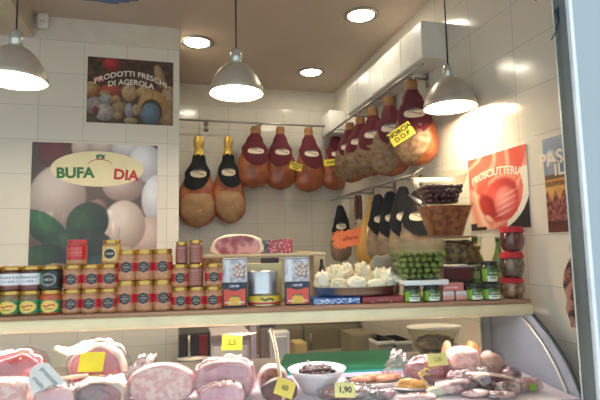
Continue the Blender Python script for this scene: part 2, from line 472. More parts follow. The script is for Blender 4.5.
text('DI AGEROLA', .046, lett, tP, loc=(0,-.0015,H*.14), warp=arch(.3, W/2), bold=.0009)

def moz_col(u, v):
    c = mixc(c_(60,44,40), c_(90,70,62), .5+nzv(u*4, v*4))
    mz = (c_(214,200,190), c_(128,106,98)); wz = (c_(226,222,224), c_(140,136,146))
    c = blob(c, u, v, .18, .92, .13, .13, c_(110,30,40), c_(56,22,26))
    c = blob(c, u, v, .4, .97, .1, .1, *mz); c = blob(c, u, v, .56, .98, .12, .08, *mz)
    c = blob(c, u, v, .2, .58, .22, .26, c_(206,194,188), c_(120,100,96), rot=-.3)
    c = blob(c, u, v, .78, .97, .16, .09, *wz); c = blob(c, u, v, .9, .86, .14, .15, c_(232,232,236), c_(150,150,160))
    c = blob(c, u, v, .72, .68, .17, .12, c_(200,180,172), c_(120,96,90)); c = blob(c, u, v, 1.0, .58, .13, .19, c_(226,228,236), c_(150,150,164))
    c = blob(c, u, v, .52, .52, .07, .06, c_(150,110,100), c_(90,60,56))
    c = blob(c, u, v, .95, .27, .2, .18, c_(206,186,178), c_(130,106,100))
    c = blob(c, u, v, .74, .3, .18, .2, c_(224,210,202), c_(140,118,110)) if False else blob(c, u, v, .73, .38, .175, .19, c_(224,212,204), c_(146,124,114))
    c = blob(c, u, v, .74, .1, .12, .12, *mz); c = blob(c, u, v, 1.0, .05, .22, .14, c_(222,206,196), c_(150,130,120))
    gr = (c_(44,72,50), c_(14,24,18))
    c = blob(c, u, v, .12, .36, .2, .1, c_(50,96,58), c_(14,34,22), rot=-.6)
    c = blob(c, u, v, .44, .4, .17, .15, *gr, rot=.5); c = blob(c, u, v, .3, .22, .2, .13, *gr)
    c = blob(c, u, v, .08, .12, .2, .12, *gr, rot=.3); c = blob(c, u, v, .5, .2, .15, .14, c_(44,56,50), c_(20,26,24))
    c = blob(c, u, v, .2, .03, .15, .08, c_(150,130,110), c_(90,80,70)); c = blob(c, u, v, .55, .04, .16, .12, c_(60,84,90), c_(20,34,34))
    if v < .5 and u < .65: c = mixc(c, tuple(x*1.5 for x in c), max(0, nzv(u*30, v*12, 5))*.7)
    if v < .45: c = mixc(c, c_(34, 36, 32), max(0, nzv(u*6, v*6, 8))*.8*(u < .7))
    return mixc(c, c_(150,140,130), .06)
tP, W, H = poster('mozzarella_poster', 'large mozzarella and basil photo poster with cream oval BUFA DIA sign behind the jars', ('Y', YJ), ((32.5,142),(156.5,275)), moz_col, 130, 130)
ov = [(-.05+.0, 0)]
gO = G(); n = 48
gO.prism([(W*.015+W*.37*math.cos(2*PI*i/n), H*.308+H*.135*math.sin(2*PI*i/n)) for i in range(n)], -.002, -.0008).build('oval_sign', mat('cream_print', rgb(232, 222, 178), .5), tP, False)
green_i = mat('green_ink', rgb(30, 110, 60), .5); red_i = mat('red_ink', rgb(186, 40, 50), .5)
wp = lambda x, z: (x, z-.25*x*x)
text('BUFA', .084, green_i, tP, loc=(-W*.165,-.0028,H*.272), bold=.0034, rot=.03)
text('DIA', .084, red_i, tP, loc=(W*.24,-.0028,H*.262), bold=.0034, rot=-.07)
pts = [(W*.03+W*.1*math.cos(a), H*.33+H*.055*math.sin(a)) for a in [PI*(.1+.8*i/14) for i in range(15)]]
G().prism(pts+[(x, z-.005) for x, z in reversed(pts)], -.0026, -.002).build('red_arc', red_i, tP, False)
e = [(-.9,.1),(-1.2,.5),(-.9,.85),(-.7,.6),(-.45,.75),(-.3,1.15),(-.05,.75),(.2,.8),(.4,1.2),(.5,.75),(.75,.6),(1,.9),(1.2,.5),(.95,.1),(1.2,-.3),(.8,-.7),(0,-.55),(-.8,-.7),(-1.1,-.3)]
G().prism([(W*.03+x*.022, H*.40+z*.017) for x, z in e], -.003, -.0018).build('emblem', green_i, tP, False)
G().prism([(W*.03+.008*math.cos(a), H*.398+.004*math.sin(a)) for a in [2*PI*i/12 for i in range(12)]], -.0036, -.003).build('emblem_eyes', lett, tP, False)

def ham_col(u, v):
    c = mixc(c_(206,70,56), c_(232,120,100), .5+nzv(u*3+v*2, v*2, 1))
    s = abs(math.sin((u*5-v*3.2+nzv(u*2, v*2)*1.2)*2.2))
    c = mixc(c, c_(240,196,170), max(0, s-.8)*3.5)
    if u < .45 and v < .6-u*.6: c = mixc(c_(226,150,124), c_(240,200,176), .5+math.sin((u*9+v*3)*3)*.5)
    c = blob(c, u, v, .62, .62, .27, .09, c_(244,170,140), c_(228,120,96), rot=.1)
    c = blob(c, u, v, .56, .38, .3, .26, c_(226,92,80), c_(170,40,40), .1, rot=.7)
    c = blob(c, u, v, .34, .3, .12, .2, c_(190,60,50), c_(150,30,30), .2, rot=.7)
    c = blob(c, u, v, .64, .33, .19, .21, c_(240,150,140), c_(200,70,66), .12)
    for i in range(4): c = blob(c, u, v, .6+i*.03, .2+i*.08, .15, .012, c_(244,190,180), c_(236,160,150), .5, rot=.3)
    c = blob(c, u, v, .35, .13, .1, .05, c_(240,190,170), c_(200,110,90), .2, rot=-.6)
    # white plate with a dark corner beyond
    d = math.hypot((u-.45)/.55, (v-.5)/.52)
    if u > .55 and v < .75 and (u-.55)*.9+(.75-v)*.35 > .33+.0 and d > .86:
        c = c_(238,232,216)
    if math.hypot((u-.42)/.62, (v-.6)/.62) > 1 and v < .4 and u > .6: c = c_(40,34,28)
    if u < .3 and v < .09 and (v < .05 or u < .12): c = c_(50,36,30)
    return c
tP, W, H = poster('ham_poster', 'red sliced ham photo poster lettered PROSCIUTTERIA on the right wall', ('X', XR), ((468.5,161),(532,227)), ham_col, 90, 80)
text('PROSCIUTTERIA', .05, mat('poster_lettering2', rgb(240, 226, 206), .5), tP, loc=(0,-.0015,H*.25), warp=lambda x, z: (x, z-.9*x*x), bold=.001, spacing=.96)

def pasta_col(u, v):
    c = mixc(c_(110,120,140), c_(170,175,190), .5+nzv(u*3, v*5))
    if v > .6:
        if v > .72+.1*nzv(u*5, 1): c = mixc(c_(86,104,140), c_(150,160,180), v)
        c = blob(c, u, v, .25, .78, .2, .09, c_(220,220,226), c_(150,156,170), .2)
    if v < .6: c = mixc(c_(206,140,60), c_(222,170,90), .5+nzv(u*3, v*12))
    if .55 < v < .61: c = c_(110,80,50)
    if .48 < v < .53: c = mixc(c_(90,60,30), c_(190,130,60), .5+nzv(u*20, v*20))
    if v < .38+.05*math.sin(u*25): c = mixc(c_(90,30,26), c_(200,130,110), .4+1.1*nzv(u*22, v*22))
    if v < .12: c = mixc(c_(110,50,26), c_(60,30,20), v*6)
    return c
tP, W, H = poster('produce_poster', 'photo poster of golden field and dried produce lettered PASE, cut off by the grey post', ('X', XR), ((543,140),(583,231)), pasta_col, 60, 80)
text('PASE', .075, mat('poster_lettering2', rgb(240, 226, 206), .5), tP, loc=(-W*.14,-.0015,H*.27), bold=.0015, rot=.05)
text('IL', .07, mat('poster_lettering2', rgb(240, 226, 206), .5), tP, loc=(-W*.02,-.0015,H*.15), bold=.0015)
# small cut-out picture lower down, partly behind the post
pp = [pX(x, y, XR-.004) for x, y in [(569,243),(578,243),(583,330),(571,327),(569,318),(565.5,309),(567,300),(563,285),(564,272),(568,262),(571,256),(569.5,250)]]
cc = sum(pp, Vector())/len(pp); n = len(pp)
g = G(); g.add([p-cc for p in pp]+[p-cc+Vector((.003, 0, 0)) for p in pp], [tuple(range(n)), tuple(range(2*n-1, n-1, -1))]+[(i, (i+1) % n, (i+1) % n+n, i+n) for i in range(n)])
o = g.build('cutout_picture', mat('cutout_print', rgb(66, 40, 34), .4, nz=(22, .1, .1), c2=rgb(196, 140, 118)), None, False)
tag(o, 'brown and pink cut-out food picture stuck low on the right wall behind the grey post', 'picture', None, cc)

# ------------------------------------------------------------------ white boxes along the right wall
BX = 1.268
ys = [pX(423, 45, BX).y]+[pX(x_, 70, BX).y for x_ in (402, 384, 370, 357.5, 346)]
nm = ['nearest white wall box by the right pendant lamp, first of the row above the rail',
      'second white box from the camera in the row above the ham rail',
      'third white box from the camera in the row above the ham rail',
      'fourth white box from the camera in the row above the ham rail',
      'fifth and farthest white box of the tight row above the ham rail']
for i in range(5):
    t = thing('wall_box', nm[i], 'box', (BX+.06, (ys[i]+ys[i+1])/2, 2.53), 0, 'white boxes above the ham rail')
    h = (ys[i+1]-ys[i])/2-.002
    G().rbox(-.06, XR-BX-.062, -h, h, 0, .20, .0025).build('casing', white_plastic, t, False)
    G().rbox(-.0635, -.0602, -h+.006, h-.006, .006, .194, .001).build('cover', white_plastic, t, False)
t = thing('wall_box', 'small white box apart from the row, in the alcove corner', 'box', (1.34, 3.84, 2.50))
G().rbox(-.07, .078, -.12, .12, 0, .19, .006).build('casing', white_plastic, t)
G().rbox(-.074, -.0702, -.11, .11, .012, .178, .0015).build('cover', white_plastic, t)

# ------------------------------------------------------------------ rails
def rail(label, p0, p1, wall_dir, n, r=.008):
    p0 = Vector(p0); p1 = Vector(p1); t = thing('hanging_rail', label, 'rail', p0)
    d = p1-p0
    G().tube([(0,0,0), d], r, 10).build('rod', steel_dull, t)
    for i in range(n):
        q = d*((i+.5)/n); w = Vector(wall_dir)
        g = G(); g.tube([q+Vector((0,0,-.0)), q+w], .006, 8)
        e = q+w; s = .018
        g.box(e.x-(.003 if w.x else s), e.x+(.0 if w.x else s), e.y-(.0 if w.x == 0 else s)-(.003 if w.x == 0 else 0), e.y+(0 if w.x == 0 else s), e.z-.05, e.z+.03)
        g.build('bracket', steel_dull, t)
    return t
YR = 3.86; ZR = 2.585
rail('long steel rail across the alcove back wall carrying two black-topped and four maroon-topped hams', (XJ+.01, YR, ZR), (XR-.03, YR, ZR), (0, YB-YR, 0), 3)
XH = 1.275
ZR2 = 2.50
rail('steel rail below the white wall boxes carrying the upper row of hams', (XH, 2.2, ZR2), (XH, YR-.03, ZR2), (XR-XH, 0, 0), 4)
XH2 = 1.27; 
ra = pX(425, 172, XH2); rb = pX(346, 195, XH2)
ZR3 = (ra.z+rb.z)/2
rail('lower steel rail on the right wall behind the tubs carrying black-topped hams', (XH2, 2.35, ZR3), (XH2, 3.74, ZR3), (XR-XH2, 0, 0), 4)

# ------------------------------------------------------------------ hams
def prof_at(P, t):
    for i in range(len(P)-1):
        if t <= P[i+1][0]:
            k = (t-P[i][0])/(P[i+1][0]-P[i][0]); k = k*k*(3-2*k); return P[i][1]*(1-k)+P[i+1][1]*k
    return P[-1][1]
PH = [(0,.2),(.06,.24),(.14,.2),(.26,.3),(.42,.62),(.6,.9),(.74,1.0),(.86,.93),(.94,.7),(.985,.35),(1,.02)]
PD = [(0,.12),(.05,.26),(.15,.42),(.3,.6),(.5,.82),(.7,1),(.86,.95),(.95,.7),(.985,.4),(1,.02)]
PM = [(0,.22),(.05,.27),(.12,.25),(.22,.42),(.38,.70),(.55,.9),(.72,1.0),(.86,.94),(.95,.7),(.985,.4),(1,.02)]
def make_ham(name, label, cat, loc, rz, Hh, Wd, kind, group=None, seed=0, lean=0.0, string=.06, dark=False):
    """origin = hanging point on the rail"""
    t = thing(name, label, cat, loc, rz, group)
    P = PM if kind == 'maroon' else (PD if dark else PH)
    D = Wd*.62
    def S(th, tt, k=1.0):
        rr = prof_at(P, tt)*Wd/2*k
        nn = 1+.07*noise.noise(Vector((math.cos(th)*1.3+seed*3.1, math.sin(th)*1.3, tt*4)))
        x = rr*math.cos(th)*nn+lean*tt*Hh*(tt)+math.sin(tt*5+seed)*.006
        y = rr*math.sin(th)*nn*(D/Wd)*(1.15 if math.sin(th) > 0 else 1)+(k-1)*.35*Wd*math.sin(th)*.2
        return Vector((x, y, -string-tt*Hh))
    skin = {'maroon': mat('cured_rind', rgb(118, 54, 24), .38, 0, .35, nz=(11, 0, .2), c2=rgb(176, 96, 46), bump=(40, .5)),
            'black': mat('red_rind', rgb(134, 58, 30), .4, 0, .3, nz=(9, 0, .15), c2=rgb(198, 120, 76), bump=(30, .4)),
            'aged': mat('aged_rind', rgb(92, 66, 40), .6, 0, .2, nz=(34, 0, .25), c2=rgb(158, 128, 92), bump=(50, .9)),
            'dusky': mat('dusky_rind', rgb(120, 98, 78), .6, 0, .1, nz=(16, 0, .15), c2=rgb(160, 134, 108), bump=(40, .6))}
    body = skin['maroon' if kind == 'maroon' else ( 'dusky' if dark else 'black')]
    G().grid(28, 30, lambda u, v: S(u*2*PI, v), True).build('ham_body', body, t)
    # sock: cloth over the upper part, its lower hem dropping to a point in front
    t0 = .12 if kind == 'maroon' else .2
    if kind == 'black' and dark: t0 = .01
    def hem(th):
        f = .5+.5*math.cos(th+PI/2+.25*math.sin(seed*2.0))
        return (.30+.36*f**2.4) if kind == 'maroon' else ((.38+.26*f**2) if dark else (.31+.29*f**2.2))
    sm = maroon_cloth if kind == 'maroon' else black_cloth
    def Sk(u, v):
        th = u*2*PI; tt = t0+(hem(th)-t0)*v
        p = S(th, tt, 1.06)
        w = .003*math.sin(th*7+v*4+seed); return p+Vector((math.cos(th)*w, math.sin(th)*w, 0))+Vector((math.cos(th), math.sin(th), 0))*.003
    g = G(); g.grid(32, 14, Sk, True)
    sk = g.build('cloth_sock', sm, t)
    # oval label on the sock
    lc = t0+(.55*(hem(-PI/2)-t0)) ; lc = min(lc+.02, .42)
    def lab(u, v):
        du, dv = u*2-1, v*2-1
        th = -PI/2+du*.62; tt = lc+dv*.065*(.4/Hh)**.5
        # square patch squeezed to an oval
        k = math.sqrt(max(0, 1-dv*dv)); th = -PI/2+du*k*.6
        p = S(th, tt, 1.06); return p+Vector((math.cos(th), math.sin(th), 0))*.0075
    def labc(u, v):
        if abs(v-.52-.12*math.sin(u*6)) < .05 and .15 < u < .85: return c_(110, 90, 80)
        if v > .78: return c_(150, 140, 130) if (u*13) % 1 < .5 else c_(40, 30, 34)
        return c_(228, 212, 186)
    painted('oval_label', 20, 14, lambda u, v: lab(u, 1-v), labc, PR, sk)
    if kind == 'black':
        # a pale cut front where the meat shows, with its gold-wrapped shank
        if not dark:
            def cut(u, v):
                th = -PI/2+(u*2-1)*1.0*math.sin(PI*min(.97, max(.12, v*.85+.12)))**.5
                return S(th, .64+.345*v, 1.0)+Vector((0, -.004-.004*math.sin(PI*v), 0))
            G().grid(20, 14, cut).build('larded_face', mat('lard_crust', rgb(158, 118, 80), .75, nz=(14, 0, .2), c2=rgb(192, 154, 112), bump=(40, .4)), t)
            G().lathe([(.0001, -.004), (.006, 0), (.0001, .004)], 10, 1, 1, tuple(S(-PI/2+.1, .82)+Vector((0, -.012, 0)))).build('seal', white_plastic, t)
            G().grid(16, 10, lambda u, v: S(u*2*PI, .0+.215*v, 1.0)*1+Vector((math.cos(u*2*PI), math.sin(u*2*PI), 0))*(.004+.002*math.sin(u*60+v*9)), True).build('gold_wrap', gold_foil, t)
        G().tube([(0,0,.012), (.012,0,.02), (.018,0,.008), (.01,0,-.01), (0,0,-string-.02)], .0022, 6).build('hook', steel, t)
    else:
        if dark:
            def crust(u, v):
                th = -PI/2-.5+(u*2-1)*1.25*math.sin(PI*min(.97, max(.2, v*.8+.2)))**.4
                p = S(th, .47+.51*v, 1.0); n_ = noise.noise(p*38+Vector((seed, 0, 0)))
                return p+Vector((math.cos(th), math.sin(th), 0))*(.003+.007*n_*min(1, v*4)+.004*math.sin(PI*v)-.012*(abs(u*2-1) > .97))
            G().grid(26, 26, crust).build('crusted_face', skin['aged'], t)
        G().grid(14, 6, lambda u, v: S(u*2*PI, .13*v, 1.04)+Vector((math.cos(u*2*PI), math.sin(u*2*PI), 0))*.002, True).build('shank_end', mat('shank', rgb(124, 78, 38), .5, nz=(20, 0, .2), c2=rgb(178, 124, 66), bump=(50, .6)), t)
        G().tube([(0,.0,.012), (.012,0,.02), (.018,0,.008), (.008,0,-.01), (0,0,-string-.012)], .0022, 6).build('hook', steel, t)
    return t

def hang_back(xt, yt, xl, xr, yb, kind, label, group, seed):
    a = pY(xt, yt, YR); b = pY((xl+xr)/2, yb, YR)
    Hh = a.z-b.z; Wd = (xr-xl)*dep(a)/480
    return make_ham('hanging_ham', label, 'ham', (a.x, YR, ZR), 0, Hh, Wd, kind, group, seed, (b.x-a.x)/Hh, ZR-a.z)
gB = 'black-topped hams on the alcove rail'; gM = 'maroon-topped hams on the alcove rail'
hang_back(198, 137, 179, 218, 228, 'black', 'ham with black sock and gold foil shank, leftmost on the alcove rail', gB, 1)
hang_back(228, 137, 213, 247, 224, 'black', 'ham with black sock and gold foil shank, second from the left beside maroon ones', gB, 2)
hang_back(255.5, 126.5, 235, 270, 188.5, 'maroon', 'brown ham with maroon sock, first maroon one beside the black-topped hams', gM, 3)
hang_back(281, 127, 264.5, 295, 190, 'maroon', 'brown ham with maroon sock, second maroon one, its edge behind a yellow tag', gM, 4)
hang_back(309, 128, 293.5, 324, 192.5, 'maroon', 'brown ham with maroon sock between the two small yellow tags', gM, 5)
hang_back(335, 130, 321, 350, 190.5, 'maroon', 'brown ham with maroon sock, last on the back rail next to the corner', gM, 6)
gR = 'upper right hams under the white boxes'
def hang_right(xt, yt, yb, Wd, label, seed, X=XH, Z=ZR2, kind='maroon', dark=True, rz=-.5, group=gR, lean=0, name='hanging_ham', cat='ham'):
    a = pX(xt, yt, X); b = CAM+ray(xt, yb)*(dep(a))
    Hh = a.z-b.z
    return make_ham(name, label, cat, (X, a.y, Z), rz, Hh, Wd, kind, group, seed, lean, max(.02, Z-a.z), dark)
hang_right(412, 80, 168, .235, 'largest maroon-topped ham nearest the camera, beside the right pendant lamp', 11, lean=.02)
hang_right(389, 97, 178, .24, 'second maroon-topped ham from the camera on the right rail, with a pale crusty face', 12)
hang_right(372, 108, 177, .23, 'third maroon-topped ham from the camera on the right rail', 13)
hang_right(359, 117, 180, .23, 'fourth maroon-topped ham from the camera on the right rail', 14)
hang_right(349.5, 123, 184, .23, 'farthest maroon-topped ham on the right rail, near the alcove corner', 15)
gL = 'black-topped hams on the lower right rail'
for (xt, yt, yb, lb, sd) in [(416, 190, 262, 'black-topped ham on the lower rail nearest the camera, behind the steel tongs', 21),
        (403, 186, 268, 'black-topped ham on the lower rail, second from the camera', 22),
        (391, 191, 264, 'black-topped ham on the lower rail, third from the camera', 23),
        (379, 194, 262, 'black-topped ham on the lower rail beside the yellow string cheese', 24),
        (340, 205, 262, 'black-topped ham alone at the far end of the lower rail near the corner', 25)]:
    hang_right(xt, yt, yb, .19 if sd < 25 else .17, lb, sd, XH2, ZR3, 'black', True, -.38, gL)
# orange side flap on the nearest ham
# caciocavallo, salami and string bundle between them
a = pX(368.5, 196, XH2)
t = thing('hanging_cheese', 'yellow pear-shaped cheese in strings on the lower rail behind the orange star tag', 'cheese', (XH2, a.y, ZR3), -.6)
hh = a.z-pX(368.5, 266, XH2).z
G().lathe([(.0001, 0), (.018, -.006), (.02, -.05), (.014, -.08), (.03, -.12), (.07, -.2), (.1, -hh*.75), (.095, -hh*.9), (.05, -hh), (.0001, -hh-.004)], 24, 1, .8, (0,0,a.z-ZR3)).build('cheese_body', mat('yellow_cheese', rgb(204, 150, 60), .4, 0, .4, nz=(5, 0, .2), c2=rgb(226, 182, 96)), t)
g = G()
for k in range(7):
    an = 2*PI*k/7
    g.tube([(r*1.03*math.cos(an), r*.84*math.sin(an), z+a.z-ZR3) for r, z in [(.015,-.07),(.03,-.12),(.07,-.2),(.1,-hh*.75),(.095,-hh*.9),(.05,-hh)]], .0018, 5)
g.build('string_net', rope, t)
G().tube([(0,0,.012), (.014,0,.02), (.018,0,.006), (0,0,a.z-ZR3)], .0025, 6).build('hook', steel, t)
a = pX(360.5, 193, XH2+.02)
t = thing('hanging_salami', 'thin dark red salami pair hanging left of the yellow string cheese', 'salami', (XH2, a.y, ZR3))
for dx in (-.012, .014):
    G().lathe([(.0001, -.01), (.011, -.02), (.015, -.07), (.014, -.15), (.01, -.185), (.0001, -.19)], 12, 1, 1, (dx, 0, a.z-ZR3)).build('sausage', mat('salami_skin', rgb(92, 34, 26), .45, bump=(60, .5)), t)
G().tube([(0,0,.01), (0,0,a.z-ZR3-.012)], .002, 6).build('string', rope, t)
a = pX(352.5, 196, XH2)
t = thing('string_bundle', 'pale knotted string bundle hanging beside the black-topped corner ham', 'string', (XH2, a.y, ZR3))
g = G()
for k in range(7):
    x = (k-3)*.009
    g.tube([(x*.3,0,.01), (x, .004*math.sin(k), a.z-ZR3-.01), (x+.003, 0, -.12), (x-.002, .004, -.2), (x, 0, -.27-.01*(k % 3))], .0022, 5)
for z in (-.1, -.13, -.16, -.19, -.22): g.tube([(-.03, -.004, z), (.03, -.004, z+.004)], .0022, 5)
g.build('strings', rope, t)
# tongs
a = pX(414, 174, XH2-.06); b_ = pX(424, 206, XH2-.12); c2_ = pX(409, 195, XH2-.12)
t = thing('steel_tongs', 'shiny steel slicing clamp hanging in front of the nearest lower black-topped ham', 'tongs', a)
G().tube([(0.06,0,ZR3-a.z+.008), (.05, 0, ZR3-a.z+.016), (0,0,0), (b_-a)*.5, (b_-a)], .0035, 8).build('handle', steel, t)
G().tube([(b_-a)*1.0, (b_-a)*.6+(c2_-a)*.4, (c2_-a)], [.006, .013, .006], 8).build('jaw', steel, t)

# yellow tags on the hams
def card(name, label, loc, W, H, M3, cm, lines=(), size=None, rotz=0, th=.0012, group=None, lm=None, fold=False):
    """card facing local -y; M3 = tilt in its plane (radians)"""
    t = thing(name, label, 'price tag', loc, rotz, group)
    t.rotation_euler = (0, M3, rotz)
    G().rbox(-W/2, W/2, 0, th, -H/2, H/2, .0004, 1).build('card', cm, t, False)
    n = len(lines)
    for i, l in enumerate(lines):
        z = (n-1)*.5*H*.42-i*H*.42
        text(l, size or H*.42, lm or ink, t, loc=(0, -.0012, z), bold=.0006)
    return t
q = pX(401, 134, XH-.155)
card('yellow_tag', 'yellow tag reading NORCIA DOP, largest, on the ham nearest the right pendant lamp', q, .128, .075, -.52, yellow_card, ('NORCIA', 'D.O.P'), .034, -.6, group=None)
q = pY(296, 166.5, YR-.10)
card('yellow_tag', 'small yellow tag with black writing between the second and third maroon-topped hams', q, .105, .06, .28, yellow_card, ('NORCIA', 'DOP'), .026, 0)
q = pY(330.5, 162.5, YR-.10)
t = card('yellow_tag', 'small yellow tag on the corner ham of the alcove rail', q, .12, .055, -.1, yellow_card, ('DOP',), .03, 0)
G().tube([(.05,0,-.01), (.16,-.005,-.08)], .0015, 5).build('wire', steel, t)
# orange star
def star(q, W, H, n=22):
    t = thing('star_tag', 'fluorescent orange jagged star sign in front of the yellow string cheese', 'sign', q, -.25)
    t.rotation_euler = (0, -.16, -.25)
    pts = []
    for i in range(n*2):
        a = 2*PI*i/(n*2); k = 1 if i % 2 else .78
        sx = abs(math.cos(a))**.75*math.copysign(1, math.cos(a)); sz = abs(math.sin(a))**.6*math.copysign(1, math.sin(a))
        w = 1-.22*math.exp(-(math.cos(a)/.3)**2)
        pts.append((W/2*k*sx, H/2*k*sz*w))
    G().prism(pts, 0, .0012).build('card', mat('orange_card', rgb(255, 138, 84), .6), t, False)
    G().tube([(W*.3, .002, 0), (W*.5, .1, .02)], .0012, 5).build('pin', steel, t)
    text('offerta', .038, mat('red_marker', rgb(200, 60, 40), .6), t, loc=(0,-.001,0), bold=.0006)
q = pX(350, 238, 1.13)
star(q, 40*dep(q)/480, 23*dep(q)/480)

# ------------------------------------------------------------------ display counter
UL, UR = -1.45, 1.018
def cthing(name, label, cat, u=0, v=0, z=0, rz=0, group=None):
    q = CAM+A*(U00+u)+B*(V0+v); q.z = z
    return thing(name, label, cat, q, -CA+rz, group)
ct = cthing('display_counter', 'long glass-fronted deli display counter with pine top board and cream rail', 'counter')
G().rbox(UL, UR-.01, (.004), .36, ZB-.014, ZB, .003).build('top_board', wood, ct, False)
G().rbox(UL, UR, .0, .05, 1.272, ZB-.0145, .012, 3).build('front_rail', cream_rail, ct)
G().box(UL, UR-.01, .0505, .36, ZB-.046, ZB-.0145).build('under_board', mat('grey_enamel', rgb(150, 146, 138), .5), ct, False)
GP = [(.012,1.2715),(-.03,1.2470),(-.07,1.2215),(-.115,1.190),(-.157,1.153),(-.197,1.107),(-.234,1.050),(-.267,.98),(-.292,.91),(-.308,.84)]
def gp_at(k):
    n = len(GP)-1; f = k*n; i = min(int(f), n-1); f -= i
    p0 = GP[max(i-1, 0)]; p1 = GP[i]; p2 = GP[i+1]; p3 = GP[min(i+2, n)]
    return tuple(.5*((2*p1[c])+(-p0[c]+p2[c])*f+(2*p0[c]-5*p1[c]+4*p2[c]-p3[c])*f*f+(-p0[c]+3*p1[c]-3*p2[c]+p3[c])*f**3) for c in (0, 1))
G().grid(1, 40, lambda a, b: (UL+(UR-.012-UL)*a, *gp_at(b))).build('curved_glass', glass, ct)
# end panel
side = [gp_at(k/24) for k in range(25)]
poly = side+[(-.31, .2), (.55, .2), (.55, 1.0), (.36, 1.0), (.36, 1.271)]
g = G(); n = len(poly)
g.add([(UR-.010, a, b) for a, b in poly]+[(UR, a, b) for a, b in poly], [tuple(range(n)), tuple(range(2*n-1, n-1, -1))]+[(i, (i+1) % n, (i+1) % n+n, i+n) for i in range(n)])
g.build('end_panel', mat('lilac_grey_plastic', rgb(142, 150, 164), .35, 0, .2, nz=(3, .03)), ct, False)
G().tube([(UR-.004, a-.004, b+.004) for a, b in side], .0045, 6).build('edge_seal', black_m, ct)
G().tube([(UR-.016, .055+a*1.0, b-.012) for a, b in side if b > .95], .0045, 6).build('panel_trim', mat('trim_alu', rgb(220, 214, 196), .3, .6), ct)
deck_m = mat('deck_enamel', rgb(214, 204, 212), .3, 0, .3)
G().box(UL, UR-.012, -.24, .15, ZD-.03, ZD).build('display_deck', deck_m, ct, False)
G().rbox(UL, UR-.012, .150, .165, ZD-.03, ZD+.014, .003).build('deck_rim', mat('lilac_rim', rgb(204, 186, 208), .3), ct, False)
G().box(UL, UR-.012, .166, .55, ZD-.03, ZD-.001).build('rear_ledge', mat('rear_steel', rgb(170, 164, 160), .4, .3), ct, False)
G().box(UL, UR-.012, -.30, .5, .12, .80).build('body', white_plastic, ct, False)
G().box(UL, UR-.012, -.22, .45, .02, .12).build('plinth', black_m, ct, False)
for uu in (-.9, -.1, .65): G().box(uu-.02, uu+.02, .3, .34, .8, ZD-.03).build('deck_support', steel, ct, False)
for uu in (UL+.03, UR-.04): G().box(uu-.015, uu+.015, .32, .35, ZD-.03, ZB-.05).build('rear_post', steel, ct, False)
# glass strut of the photograph, brass coloured
sp = [pv(270.5, 326, .03), pv(276, 350, -.02), pv(280, 375, -.09), pv(284, 404, -.15)]
inv = (Matrix.Translation(ct.location) @ Matrix.Rotation(-CA, 4, 'Z')).inverted()
bpy.context.view_layer.update()
G().tube([inv @ p for p in sp], .0065, 8).build('glass_strut', mat('strut_metal', rgb(206, 190, 160), .35, .5), ct)
q0 = inv @ sp[0]
G().rbox(q0.x-.045, q0.x+.02, q0.y-.012, q0.y+.012, 1.258, 1.2715, .003).build('strut_bracket', black_m, ct, False)
# case lamp under the board
tube_m = emit('case_tube', (1, .93, .92), 26)
g = G(); g.tube([(UL+.15, .085, 1.2735), (UR-.15, .085, 1.2735)], .011, 10); g.build('case_lamp', tube_m, ct)
G().rbox(UL+.1, UR-.1, .099, .102, 1.2585, 1.2855, .0008).build('added_tube_shield', mat('white_shield', rgb(235,235,232), .4), ct, False)  # unseen plate added to keep the tube's light off the wall behind

# ------------------------------------------------------------------ jars
def curved_label(r, z0, z1, a0, a1, colf, parent, nx=46, ny=22, name='label', m=None):
    return painted(name, nx, ny, lambda u, v: (r*math.sin(a0+(a1-a0)*u), -r*math.cos(a0+(a1-a0)*u), z0+(z1-z0)*v), colf, m or PRG, parent)
def lab_red(u, v):
    x = (u-.5)*2; y = (v-.5)*2
    c = c_(188, 132, 94)
    if abs(y) < .62:
        c = c_(186, 28, 40) if abs(x) > .34 else c_(184, 110, 80)
    d = math.hypot(x/.42, y/.78)
    if d < 1: c = c_(170, 130, 104)
    if d < .94: c = c_(18, 12, 16)
    if abs(y) < .13 and abs(x) < .3 and (math.sin(x*50) > -.3): c = c_(150, 136, 120)
    if .3 < abs(y) < .4 and abs(x) < .16: c = c_(150, 130, 110)
    return c
def lab_white(u, v):
    c = c_(222, 224, 228)
    if .62 < v < .76 and .15 < u < .8 and math.sin(u*70+v*20) > -.2: c = c_(90, 84, 96)
    if .3 < v < .42 and .3 < u < .75 and math.sin(u*90) > 0: c = c_(120, 116, 126)
    if v < .06: c = c_(170, 60, 60)
    return c
def lab_oval(u, v, yc=c_(232, 196, 90)):
    x = (u-.5)*2; y = (v-.5)*2
    c = mixc(c_(30, 110, 66), c_(50, 140, 80), .5+.5*math.sin(y*9)) if abs(x) > .3 else c_(120, 140, 80)
    d = math.hypot(x/.58, y/.92)
    if d < 1: c = yc
    if d < .8 and abs(y-.12-.12*math.sin(x*9)) < .12 and abs(x) < .36: c = c_(190, 60, 40)
    if d < .8 and -.5 < y < -.35 and abs(x) < .25: c = c_(120, 110, 50)
    return c
def lab_dark(u, v):
    x = (u-.5)*2; y = (v-.5)*2
    c = c_(22, 30, 26)
    if x < -.45: c = c_(40, 110, 70)
    d = math.hypot(x/.5, y/.75)
    if .82 < d < 1: c = c_(150, 150, 150)
    if abs(y) < .15 and abs(x) < .35 and math.sin(x*40) > -.2: c = c_(180, 180, 176)
    return c
def lab_pesto(u, v):
    x = (u-.5)*2; y = (v-.5)*2
    c = c_(130, 180, 50)
    if abs(x) < .5: c = c_(236, 236, 226) if y < -.1 else c_(60, 110, 50)
    if abs(x) < .42 and .1 < y < .5: c = c_(226, 226, 200) if math.sin(x*40) > 0 else c_(50, 100, 50)
    if abs(x) < .3 and -.5 < y < -.35: c = c_(60, 130, 60)
    return c
